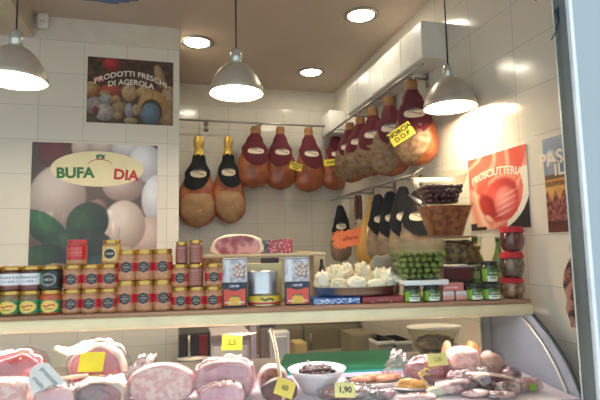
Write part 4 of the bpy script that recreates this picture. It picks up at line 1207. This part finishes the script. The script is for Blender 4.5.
fill(olive_mesh('black_olive', ol_black, .0108), base+Vector((0,0,.002)), wt, wb, .8, h, .0108, 'black olive in the topmost tapered tub', 'olive', 'black olives in the top tub', .62, False, 230)
g = G(); tubshape(g, (wb+(wt-wb)*.5)-.05, wb-.045, (wb+(wt-wb)*.5)*.8-.05, wb*.8-.04, h*.5, rim=-.001)
# green bottles
def bottle(xl, xr, yt, v, label):
    base, W, H = spot(xl, xr, yt, v, ZB)
    r = W/2; t = thing('green_bottle', label, 'bottle', base, 0, 'green glass bottles')
    G().lathe([(.0001, 0), (r*.95, 0), (r, .006), (r, H*.5), (r*.92, H*.6), (r*.5, H*.74), (r*.33, H*.84), (r*.3, H*.97), (.0001, H*.97)], 24).build('bottle', mat('green_glass', rgb(112, 134, 36), .1, 0, .6, nz=(5, .3)), t)
    G().lathe([(r*.36, H*.93), (r*.38, H*.99), (r*.3, H), (.0001, H)], 16).build('cap', mat('green_cap', rgb(60, 90, 40), .35), t)
    curved_label(r*1.015, H*.2, H*.4, -1.2, 1.2, lambda u, v: c_(110, 150, 60) if v < .5 else c_(180, 196, 110), t, 12, 6)
bottle(469, 486, 237, .27, 'green glass bottle beside the leafy preserve tub at the back')
bottle(494, 508, 237, .20, 'green glass bottle behind the red-lidded jar tower')
# tower of three big jars with red cloth lids
z = ZB
lbls = ['big jar of brown mushrooms with red frilled lid, bottom of the tower',
        'big jar of dark artichokes with red frilled lid, middle of the tower',
        'big jar of dark preserve with red frilled lid, top of the tower']
zz = [277, 251, 226]
zc = ZB
for i in range(3):
    base, W, H = spot(500.5, 525, zz[i], .075, zc)
    r = W/2
    t = thing('preserve_jar', lbls[i], 'jar', base, .4*i, 'tower of red-lidded jars')
    G().lathe([(.0001, 0), (r*.62, 0), (r*.75, H*.05), (r*.95, H*.3), (r*.97, H*.5), (r*.86, H*.72), (r*.72, H*.82), (.0001, H*.83)], 28).build('glass_jar', mat('preserve_jar_%d' % i, [rgb(96,62,40), rgb(70,50,38), rgb(76,30,26)][i], .1, 0, .7, nz=(45, 0, .12), c2=[rgb(176,136,100), rgb(124,96,72), rgb(112,56,44)][i], spec=.6), t)
    g = G(); prf = [(r*.78, H*.8), (r*.80, H*.84), (r*.8, H*.93), (r*.76, H*.97), (.0001, H*.985)]
    g.lathe(prf, 36); g.build('lid', mat('red_lid2', rgb(196, 30, 44), .4), t)
    g = G()
    g.grid(64, 3, lambda u, v: Vector(((r*(.82+.13*v+.035*math.sin(u*2*PI*11)*v))*math.cos(u*2*PI), (r*(.82+.13*v+.035*math.sin(u*2*PI*11)*v))*math.sin(u*2*PI), H*(.965-.22*v))), True)
    g.build('frilled_cloth', mat('red_cloth', rgb(200, 34, 46), .8), t)
    zc += H*.986

# ------------------------------------------------------------------ meats inside the case
gm_ = 'meats in the display case'
meat('raw_ham', 'deep red film-wrapped raw ham piece at the far left of the case', 'meat', -12, 47, 350, .06, meatm('raw_red', rgb(150, 30, 46), rgb(196, 70, 80), 6), None, zb=ZD, wrap=True, seed=1, ex=.8, depth=.13, amp=.1)
meat('mortadella', 'pale pink mortadella piece in the lower left corner of the case', 'meat', -30, 30, 378, -.11, mort_m, pinkcut_m if False else None, seed=2, ex=.55, depth=.12, amp=.03)
t, b1, W, H = meat('cured_ham', 'film-wrapped dark cured ham piece carrying a yellow label, at the left of the case', 'meat', 68, 127, 340, .075, fat_m, meatm('cured_red', rgb(176, 44, 66), rgb(214, 104, 120), 12), depth=.12, wrap=True, seed=6, ex=.8, cut=.5, amp=.07, face_k=.97)
# loose film end
q = pv(137, 357, .07)
t = thing('film_bundle', 'gathered clear film end beside the yellow-labelled cured ham', 'film', pv(137, 371, .05) )
t.location.z = ZD
g = blobg(.13, .08, .13, .9, 40, 26, .3, 9, None, .05, 1, 3)
for i, p in enumerate(g.v):
    g.v[i] = Vector((p.x*(1.15-.5*p.z/.13)+.25*p.z, p.y, p.z))*(1+.08*noise.noise(p*60))
g.build('film', film, t)
t, b2, W, H = meat('cut_ham', 'dark red boned ham cut with pale fat rim, under the yellow-labelled ham', 'meat', 74, 128, 377, -.09, fat_m, meatm('brown_cut', rgb(120, 28, 26), rgb(176, 74, 60), 14), depth=.12, seed=8, ex=.62, cut=.55, amp=.05, face_k=.96, wrap=True)
meat('mortadella', 'big pale mortadella with rounded top in the left middle of the case', 'meat', 128, 196, 363, -.04, ham_m, mort_m, depth=.14, seed=9, ex=.95, cut=.45, amp=.02, face_k=.97)
t, b3, W, H = meat('cooked_ham', 'big pink film-wrapped cooked ham below the yellow tag in the middle', 'meat', 193, 257, 356.5, -.03, ham_m, meatm('ham_cut', rgb(226, 140, 158), rgb(246, 204, 206), 10), depth=.13, seed=10, ex=.8, cut=.5, amp=.03, wrap=True)
meat('ham_slice_pack', 'flat pack of pink ham slices in front of the big cooked ham', 'meat', 199, 246, 381, -.12, ham_m, meatm('ham_cut2', rgb(222, 130, 156), rgb(244, 196, 206), 16), depth=.07, seed=11, ex=.9, cut=.5, amp=.05, wrap=True)
meat('ham_roll', 'pale pink bacon roll with brown centre beside the metal strut', 'meat', 258, 288, 364, .0, mort_m, meatm('bacon_roll', rgb(150, 84, 60), rgb(228, 170, 150), 24), depth=.10, seed=12, ex=.9, cut=.5, amp=.04)
t, b4, W, H = meat('dark_salami', 'dark round salami behind the tilted yellow tag and metal strut', 'meat', 261, 298, 377, -.10, pepper_m, meatm('dark_cut', rgb(78, 18, 20), rgb(130, 50, 46), 20), depth=.10, seed=13, ex=.95, cut=.5, amp=.03)
t, b5, W, H = meat('speck', 'brown and pink speck piece carrying the pale tag reading 1,90', 'meat', 318, 372, 384, -.10, meatm('speck_brown', rgb(130, 60, 60), rgb(206, 160, 140), 16), None, depth=.10, seed=14, ex=.8, amp=.08, wrap=True)
t, b6, W, H = meat('dried_beef', 'tall dark red film-wrapped meat with pale tag, right of the green board', 'meat', 405, 452, 354, .03, meatm('bresaola', rgb(134, 44, 62), rgb(176, 90, 104), 12), None, depth=.12, seed=15, ex=.85, amp=.1, wrap=True)
meat('mortadella', 'pale pink mortadella chunk right of the dark red tagged meat', 'meat', 447, 480, 347, .05, mort_m, None, depth=.11, seed=16, ex=.55, amp=.05)
meat('cooked_ham', 'small beige-pink cooked ham near the right end of the case', 'meat', 477, 506, 350, .03, meatm('roast_skin', rgb(206, 160, 130), rgb(234, 190, 176), 14), None, depth=.10, seed=17, ex=.9, amp=.06, wrap=True)
meat('dark_salami', 'small dark red salami end by the case end panel', 'meat', 502, 521, 366, -.04, meatm('salami_end', rgb(90, 26, 40), rgb(140, 60, 76), 20), None, depth=.07, seed=18, ex=.9, amp=.05, wrap=True)
t, b7, W, H = meat('speck', 'film-wrapped striped speck slab with white fat edge at the lower right', 'meat', 470, 522, 376, -.11, fat_m, speck_m, depth=.09, seed=19, ex=.7, cut=.5, amp=.05, wrap=True, tilt=.18)
meat('ham_slice_pack', 'pale pink sliced ham pack beside the white cheese wheel', 'meat', 434, 476, 379, -.11, mort_m, None, depth=.08, seed=20, ex=.8, amp=.07, wrap=True)
meat('ham_slice_pack', 'pink meat pack in the bottom left corner below the handwritten card', 'meat', 36, 76, 386, -.14, ham_m, None, depth=.07, seed=41, ex=.8, amp=.08, wrap=True)
meat('bacon_pack', 'dark and white striped bacon pack between the speck slab and the sausages', 'meat', 494, 520, 381, -.15, meatm('bacon_stripe', rgb(104, 40, 46), rgb(236, 206, 200), 26, .05), None, depth=.06, seed=42, ex=.7, amp=.08, wrap=True)
meat('ham_slice_pack', 'pale wrapped slices at the lower edge left of the bacon pack', 'meat', 462, 492, 389, -.16, mort_m, None, depth=.06, seed=43, ex=.7, amp=.1, wrap=True)
meat('cured_loin', 'wine-red wrapped loin piece below the tall tagged meat', 'meat', 446, 476, 369, -.03, meatm('loin', rgb(150, 60, 80), rgb(216, 160, 170), 14), None, depth=.08, seed=44, ex=.8, amp=.08, wrap=True)
meat('ham_slice_pack', 'pale wrapped pack at the lower edge right of the pepper tub', 'meat', 398, 436, 394, -.17, ham_m, None, depth=.05, seed=51, ex=.7, amp=.1, wrap=True)
meat('bacon_pack', 'dark striped wrapped pack at the lower edge just left of the green round label', 'meat', 488, 516, 391, -.19, meatm('bacon_stripe', (0,0,0), (0,0,0)), None, depth=.05, seed=52, ex=.7, amp=.1, wrap=True)
meat('cured_loin', 'pinkish wrapped loin between the olive bowl and the pepper tub', 'meat', 368, 394, 388, -.12, meatm('loin', (0,0,0), (0,0,0)), None, depth=.06, seed=53, ex=.8, amp=.1, wrap=True)
for k_, (xl_, xr_, yt_, v_, lb_) in enumerate([(386, 412, 352, .06, 'crumpled clear film rising left of the tall dark red tagged meat'),
        (474, 500, 368, -.08, 'crumpled clear film over the speck slab at the lower right'),
        (448, 478, 374, -.12, 'crumpled clear film between the white cheese round and the speck slab'),
        (352, 384, 386, -.14, 'crumpled clear film right of the tag reading 1,90')]):
    base, W, H = spot(xl_, xr_, yt_, v_, ZD)
    g = blobg(W, .06, H, .9, 44, 28, .3, 60+k_, None, .05, 1, 3)
    for i, p in enumerate(g.v): g.v[i] = Vector((p.x*(1.1-.5*p.z/max(H, .01)), p.y, p.z))*(1+.09*noise.noise(p*60+Vector((k_, 0, 0))))
    t = thing('film_bundle', lb_, 'film', base, -CA); g.build('film', film, t)
# wrapped sausages with green round label
base, W, H = spot(514, 541, 378, -.14, ZD)
t = thing('sausage_pack', 'film pack of thin sausages with a green round label near the end panel', 'meat', base, -CA)
for k in range(4):
    o = G().lathe([(.0001, 0), (.008, .004), (.0105, .02), (.0105, H*.8), (.007, H*.95), (.0001, H)], 12, 1, 1, ((k-1.5)*.023, .004*(k % 2), 0)).build('sausage', meatm('sausage', rgb(186, 104, 96), rgb(232, 190, 184), 30), t)
g = blobg(W*1.02, .045, H*1.05, .6, 40, 26, .1, 3, None, .05); g.build('film_wrap', film, t)
G().prism([(.012*math.cos(2*PI*i/20)+.005, H*.5+.014*math.sin(2*PI*i/20)) for i in range(20)], -.03, -.0285).build('round_label', mat('lime_label', rgb(120, 180, 50), .5), t, False)
# bowl of olives
base, W, H = spot(288, 347, 368, -.02, ZD)
t = thing('olive_bowl', 'white bowl of black olives with a spoon in the middle of the case', 'bowl', base, -CA)
R_ = W/2
pr = [(.0001, .004), (R_*.42, .0), (R_*.5, .003), (R_*.62, H*.3), (R_*.85, H*.75), (R_, H), (R_*.975, H+.001), (R_*.8, H*.74), (R_*.58, H*.32), (R_*.4, .012), (.0001, .01)]
G().lathe(pr, 48, 1, .9).build('bowl', mat('white_melamine', rgb(226, 222, 232), .3, 0, .3), t)
pt_o = olive_mesh('black_olive', ol_black, .0085); first = True; cnt = 0
for lay in range(3):
    rr = R_*(.72-.13*lay); zz_ = H*.74+lay*.010
    k = 0; nrow = int(rr*2/.0165)
    for i in range(-nrow, nrow+1):
        for j in range(-nrow, nrow+1):
            x = (i+.5*(j % 2))*.0172; y = j*.0152
            if math.hypot(x, y/.9) > rr or (lay < 2 and math.hypot(x, y/.9) < rr-.034): continue
            o = pt_o if first else pt_o.copy()
            if not first: COL.objects.link(o)
            first = False; cnt += 1
            o.location = base+Vector((x, y, zz_+random.uniform(-.002, .003)))
            o.rotation_euler = (random.random()*3, random.random()*3, random.random()*3)
            o['label'] = 'black olive heaped in the white bowl inside the case'; o['category'] = 'olive'; o['group'] = 'black olives in the white bowl'
t = thing('spoon', 'steel spoon handle standing up in the bowl of black olives', 'spoon', base+Vector((-.012, .01, H*.6)))
G().tube([(0,0,.0), (-.006,.004,.02), (-.012,.01,.045), (-.016,.012,.058)], [.006, .003, .003, .005], 8).build('handle', steel, t)
# salmon tray
base, W, H = spot(348, 402, 379, .055, ZD)
t = thing('marinated_tray', 'shallow steel tray of orange marinated fish before the green board', 'tray', base, -CA)
g = G(); g.rbox(-W/2, W/2, -.06, .06, 0, .012, .003); g.build('tray', steel, t)
for k in range(5):
    gg = blobg(W*.36, .03, .022, .8, 18, 10, .2, k+3); gg.xf(Matrix.Translation(((-.3+.15*k)*W, -.03+.014*(k % 3), .0125)))
    o = gg.build('fish_fillet', meatm('salmon', rgb(206, 104, 66), rgb(240, 170, 130), 26))
    tag(o, 'orange marinated fillet on the shallow tray, %s from the left' % ordn[k], 'fish', 'marinated fillets', base, -CA)
# tub of yellow peppers
base, W, H = spot(392, 431, 386, -.07, ZD)
t = thing('pepper_tub', 'round clear tub of yellow pepper strips beside the raffia bow', 'tub', base, -CA)
r = W/2
g = G(); g.lathe([(.0001, .001), (r*.8, .001), (r, H), (r*1.04, H), (r*1.04, H-.003)], 40, 1, .8); g.build('tub', tub, t)
g = G(); g.lathe([(r*.9, H*.94), (r*1.05, H), (r*1.05, H+.003), (r*.88, H+.003)], 40, 1, .8); g.build('rim', clear('rim_plastic', (.95,.95,.95), .15, .15, None, .3, (.95,.9,.92)), t)
for k in range(7):
    a = k*.9
    gg = blobg(r*.9, .022, .022, .9, 14, 8, .15, k); gg.xf(Matrix.Translation(((k/6-.5)*r*.8, -.01+.018*math.sin(a), H*.45+.014*(k % 2))) @ Matrix.Rotation(.3*math.sin(k*2), 4, 'Z'))
    o = gg.build('pepper_strip', mat('yellow_pepper', rgb(226, 160, 50), .3, 0, .5, nz=(14, .15))); tag(o, 'yellow pepper strip in the round clear tub', 'pepper', 'yellow pepper strips', base, -CA)
# small cheese with raffia
base, W, H = spot(426, 447, 387, -.125, ZD)
t = thing('cheese_round', 'small upright white cheese round at the lower edge beside the raffia bow', 'cheese', base, -CA)
G().lathe([(.0001, -.016), (W/2*.9, -.016), (W/2, -.011), (W/2, .011), (W/2*.9, .016), (.0001, .016)], 32).xf(Matrix.Translation((0, 0, H/2)) @ Matrix.Rotation(PI/2, 4, 'X') @ Matrix.Diagonal((1, H/W, 1, 1))).build('rind_body', mat('white_rind', rgb(226, 222, 196), .5), t)
q = pv(425, 386, -.115)
t = thing('raffia_bow', 'yellow raffia bow standing beside the white cheese round', 'bow', q)
k = dep(q)/480
P2 = lambda x, y, dv=0: (RT*((x-425)*k)-UP*((y-386)*k)+B*dv)
g = G()
g.tube([P2(430, 397), P2(428, 390), P2(425, 383), P2(421, 377), P2(419, 373)], [.004, .0045, .005, .005, .005], 6)
g.tube([P2(419, 374), P2(422, 371), P2(427, 369), P2(430, 370)], .003, 6)
g.tube([P2(419, 374), P2(424, 373), P2(430, 375)], .0025, 6)
g.tube([P2(421, 377), P2(424, 375), P2(425, 371), P2(425, 368)], .0025, 6)
g.build('raffia', mat('raffia_m', rgb(226, 186, 110), .7), t)
# price cards in the case
def vcard(name, label, px, py, v, wpx, hpx, tilt, cm, lines, size=None, lm=None):
    q = pv(px, py, v); k = dep(q)/480
    t = card(name, label, q, wpx*k, hpx*k*1.03, tilt, cm, lines, size, -CA, lm=lm)
    t.rotation_euler = (-.42, tilt, -CA); return t
pen = mat('grey_pen', rgb(110, 104, 70), .6)
vcard('price_tag', 'bright yellow label on the film-wrapped cured ham at the left of the case', 91.5, 362, .0, 24, 18.5, .02, mat('neon_yellow', rgb(250, 236, 60), .6), (), None)
vcard('price_tag', 'bright yellow tag with handwritten price above the big pink cooked ham', 232, 342.5, .06, 20, 14.5, .03, mat('neon_yellow', (0,0,0)), ('2,2',), .026, mat('olive_pen', rgb(120, 104, 30), .6))
vcard('price_tag', 'tilted yellow tag with handwriting by the metal strut on the dark salami', 285, 388, -.172, 19.5, 16, .38, mat('amber_card', rgb(250, 220, 90), .6), ('60',), .022, mat('olive_pen', (0,0,0)))
vcard('price_tag', 'pale yellow tag reading 1,90 in front of the white olive bowl', 345, 390, -.172, 20.5, 13.5, .07, palecard, ('1,90',), .026, ink)
vcard('price_tag', 'pale cream-yellow tag on the tall dark red meat', 437.5, 359.5, -.045, 20.5, 11.5, -.02, palecard, ('1,20',), .018, mat('faint_pen', rgb(200, 176, 100), .6))
# hand written white card
q = pv(48, 381, -.12); k = dep(q)/480
t = thing('handwritten_card', 'white tilted card with rounded corner and handwriting at the left of the case', 'card', q, -CA)
t.rotation_euler = (-.42, 0, -CA)
pc = [(28,371),(32,366),(38,363),(45,363),(69,385),(57,396),(52,399),(44,400),(36,396),(31,389),(28,380)]
inv2 = Matrix.Rotation(CA, 4, 'Z')
pts = []
for x, y in pc:
    d = inv2 @ (pv(x, y, -.12)-q); pts.append((d.x, d.z))
G().prism(pts[::-1], 0, .0015).build('card', mat('white_card', rgb(240, 240, 238), .6), t, False)
text('prosciutto', .021, pen if False else mat('blue_pen', rgb(120, 124, 136), .6), t, loc=(.004, -.001, .012), rot=-.75, bold=.0)
text('crudo 18', .021, mat('blue_pen', (0,0,0)), t, loc=(-.018, -.001, -.012), rot=-.75, bold=0)
t = cthing('wooden_stick', 'pale wooden stick end showing beside the handwritten white card', 'stick', uof(pv(74, 377, -.06)), -.06, 0)
t.location.z = pv(74, 377, -.06).z
G().tube([(-.05, 0, -.003), (.0, 0, .0), (.045, 0, .004)], [.005, .007, .006], 8).build('stick', mat('pale_stick', rgb(240, 222, 190), .5), t)

# green cutting board at the back of the case
uf = uof(pv(350, 372, .19))
t = cthing('cutting_board', 'green cutting board with turquoise edge lying behind the display deck', 'board', 0, 0, ZD-.0005)
ul_ = uof(pv(290, 372, .19)); ur_ = uof(pv(412, 372, .19)); ur2 = uof(pv(383, 357, .44)); ul2 = uof(pv(285, 357, .44))
g = G(); vs = [(ul_-.05, .175), (ur_, .175), (ur2+.03, .46), (ul2, .46)]
g.add([(a, b, .02) for a, b in vs]+[(a, b, .034) for a, b in vs], [(0,1,5,4),(1,2,6,5),(2,3,7,6),(3,0,4,7),(4,5,6,7),(3,2,1,0)])
g.build('green_top', mat('green_poly', rgb(28, 108, 74), .45), t, False)
g = G(); g.add([(a, b, 0) for a, b in vs]+[(a, b, .0195) for a, b in vs], [(0,1,5,4),(1,2,6,5),(2,3,7,6),(3,0,4,7),(4,5,6,7),(3,2,1,0)])
g.build('turquoise_base', mat('turquoise_poly', rgb(30, 160, 160), .4), t, False)

# ------------------------------------------------------------------ work side behind the case
t = thing('work_table', 'low work table behind the case, seen through the glass', 'table', (.62, 2.8, 0))
G().rbox(-.56, .74, -.3, .3, .84, .88, .006).build('table_top', mat('grey_laminate', rgb(140, 132, 116), .5), t, False)
for sx in (-.5, .68):
    for sy in (-.25, .25): G().rbox(sx-.02, sx+.02, sy-.02, sy+.02, 0, .8395, .003).build('leg', steel, t, False)
def back(name, label, cat, xl, xr, yt, y, z0, depth, m, r=.006):
    a = pY(xl, yt, y); b = pY(xr, yt, y)
    t = thing(name, label, cat, ((a.x+b.x)/2, y, z0)); W = b.x-a.x
    G().rbox(-W/2, W/2, 0, depth, 0, (a.z+b.z)/2-z0, r).build('housing', m, t, False)
    return t, W, (a.z+b.z)/2-z0
olive_beige = mat('olive_beige', rgb(128, 118, 92), .5)
# base cabinet along the alcove wall
t = thing('base_cabinet', 'beige cabinet along the alcove wall behind the case', 'cabinet', (.73, 3.75, 0))
G().rbox(-.66, .66, -.24, .24, 0, 1.0, .004).build('carcass', olive_beige, t, False)
for k in range(3):
    d_ = G().rbox(-.64+k*.43, -.64+k*.43+.41, -.262, -.2405, .1, .97, .004).build('door', mat('door_beige', rgb(140, 128, 100), .45), t, False)
    G().tube([(-.60+k*.43, -.28, .8), (-.60+k*.43, -.28, .92)], .005, 6).build('handle', steel, d_)
t, W, H = back('meat_slicer', 'black machine seen through the glass beside the white dispenser', 'machine', 179, 211, 333, 2.62, .88, .3, mat('black_machine', rgb(36, 34, 34), .35))
G().lathe([(.0001, 0), (.075, 0), (.085, .006), (.0001, .01)], 32, 1, .6).xf(Matrix.Translation((-.01, -.06, H*.5))).build('white_disc', white_plastic, t)  # flat white disc in front of the black housing
G().rbox(W*.12, W*.4, -.02, -.001, H*.45, H*.95, .004).build('red_panel', mat('red_panel', rgb(120, 30, 34), .4), t, False)
G().tube([(-W*.2, -.06, H*.5), (-W*.2, -.06, H+.0)], .006, 8).build('pole', steel, t)
t, W, H = back('white_dispenser', 'white box-like dispenser behind the yellow tag, seen through the glass', 'machine', 211, 250, 333, 2.56, .88, .22, mat('lilac_white', rgb(216, 206, 212), .35))
G().rbox(-W*.42, W*.42, -.008, -.0005, H*.08, H*.72, .003).build('front_panel', white_plastic, t, False)
G().rbox(-W*.5, W*.5, -.012, -.0005, H*.84, H*.98, .003).build('top_band', mat('grey_band', rgb(150, 140, 140), .4), t, False)
t, W, H = back('lilac_post', 'narrow lilac upright beside the white dispenser', 'post', 251.5, 256.5, 322, 2.5, 0, .05, mat('lilac_m', rgb(198, 180, 200), .4))
t, W, H = back('lilac_post', 'second narrow grey-lilac upright nearer the metal strut', 'post', 260.5, 266, 322, 2.5, 0, .05, mat('lilac_grey', rgb(140, 124, 128), .4))
t, W, H = back('paper_scale', 'white upright scale display behind the metal strut', 'scale', 276, 297, 337, 2.35, ZD-.0, .08, mat('scale_white', rgb(222, 222, 230), .35))
t.location = (t.location.x, 2.35, .88)
bpy.data.objects.remove(t.children[0]); G().rbox(-W/2, W/2, 0, .08, 0, H+ZD-.88, .006).build('housing', mat('scale_white', (0,0,0)), t, False)
G().rbox(-W*.42, W*.3, -.03, -.0005, H*.7, H+ZD-.88-.02, .004).build('display', mat('scale_grey', rgb(196, 196, 206), .3), t, False)
t.location.y = 2.5-.0
t, W, H = back('cardboard_box', 'small beige cardboard box right of the white scale', 'box', 295, 307, 343, 2.62, .88, .12, mat('kraft', rgb(186, 164, 112), .7))
# paper roll on the ledge
q = pv(303.5, 366, .25)
t = thing('paper_roll', 'small white paper roll lying on the ledge behind the olive bowl', 'roll', q, -CA)
g = G(); g.lathe([(.006, -.05), (.013, -.05), (.013, .05), (.006, .05), (.006, -.05)], 24)
g.xf(Matrix.Rotation(PI/2, 4, 'X')); g.build('paper', white_plastic, t)
t.location.z = ZD+.0125; 
t, W, H = back('olive_container', 'olive-beige storage container on the cabinet, middle of the view through the glass', 'container', 352, 377, 334, 2.68, .88, .2, mat('bin_m', rgb(140, 128, 100), .5))
for k, (xl, xr) in enumerate([(377.5, 394), (395.5, 412)]):
    t, W, H = back('grey_bin', ['pale grey bin with rim, left one of two behind the green board', 'pale grey bin with rim, right one of two behind the green board'][k], 'bin', xl, xr, 341, 2.56, .88, .2, mat('bin_grey', rgb(160, 154, 140), .45), .004)
    G().rbox(-W/2-.004, W/2+.004, -.008, .2, H-.018, H+.0, .003).build('rim', white_plastic, t, False)
# glass bowl of dark olives on the rear ledge
base, W, H = spot(408, 462, 322, .40, ZD)
base.z = pv(435, 352, .40).z; H = pv(435, 326, .40).z-base.z
t = thing('glass_bowl', 'wide glass bowl of dark salad with white rim at the back right of the case', 'bowl', base, -CA)
r = W/2
G().lathe([(.0001, 0), (r*.6, 0), (r*.85, H*.4), (r, H*.95), (r*.95, H*.9), (r*.55, .004), (.0001, .004)], 40, 1, .6).build('bowl', tub, t)
G().lathe([(r*.99, H*.95), (r*1.03, H*.96), (r*1.03, H*1.0), (r*1.0, H)], 40, 1, .6).build('rim', white_plastic, t)
G().lathe([(r*.55, -base.z+ZD), (r*.6, -.002), (.0001, -.001)], 32, 1, .6).build('foot', mat('bin_grey', (0,0,0)), t)
o = blobg(r*1.4, r*.8, H*.6, .8, 40, 20, .12, 7, None, .05, 1, 6).build('dark_salad', mat('salad_m', rgb(84, 72, 54), .3, 0, .4, nz=(30, 0, .15), c2=rgb(150, 134, 104), bump=(40, 1))); tag(o, 'dark chopped salad filling the wide glass bowl', 'salad', None, base+Vector((0,0,.005)), -CA); o['kind'] = 'stuff'
# dark and orange round pieces
meat('smoked_cheese', 'dark round smoked piece behind the pink mortadella chunk', 'cheese', 451, 466, 343, .10, mat('dark_round', rgb(52, 42, 42), .4), None, depth=.07, seed=31, ex=.95, amp=.03)
meat('orange_cheese', 'orange round piece beside the dark smoked one', 'cheese', 466, 481, 341, .10, mat('orange_round', rgb(214, 130, 76), .4, nz=(10, .1)), None, depth=.07, seed=32, ex=.95, amp=.04)
meat('smoked_cheese', 'tan round piece left behind the dark smoked one', 'cheese', 443, 454, 341, .12, mat('tan_round', rgb(186, 140, 104), .4, nz=(10, .1)), None, depth=.07, seed=33, ex=.95, amp=.04)

# ------------------------------------------------------------------ light
w = bpy.data.worlds.new('daylight'); scene.world = w; w.use_nodes = True
bg = w.node_tree.nodes['Background']; bg.inputs['Color'].default_value = (.80, .90, 1.0, 1); bg.inputs['Strength'].default_value = .8
def lamp(name, kind, loc, power, col, size=.1, rot=None, spot_=None, blend=.5, sy=None):
    l = bpy.data.lights.new(name, kind); l.energy = power; l.color = col
    if kind == 'AREA':
        l.size = size
        if sy: l.shape = 'RECTANGLE'; l.size_y = sy
    else: l.shadow_soft_size = size
    if kind == 'SPOT': l.spot_size = spot_; l.spot_blend = blend
    o = bpy.data.objects.new(name, l); COL.objects.link(o); o.location = loc
    if rot: o.rotation_euler = rot
    return o
scene.view_settings.view_transform = 'Standard'; scene.view_settings.look = 'None'
scene.view_settings.exposure = 0.9; scene.view_settings.gamma = 1; scene.view_settings.use_curve_mapping = False
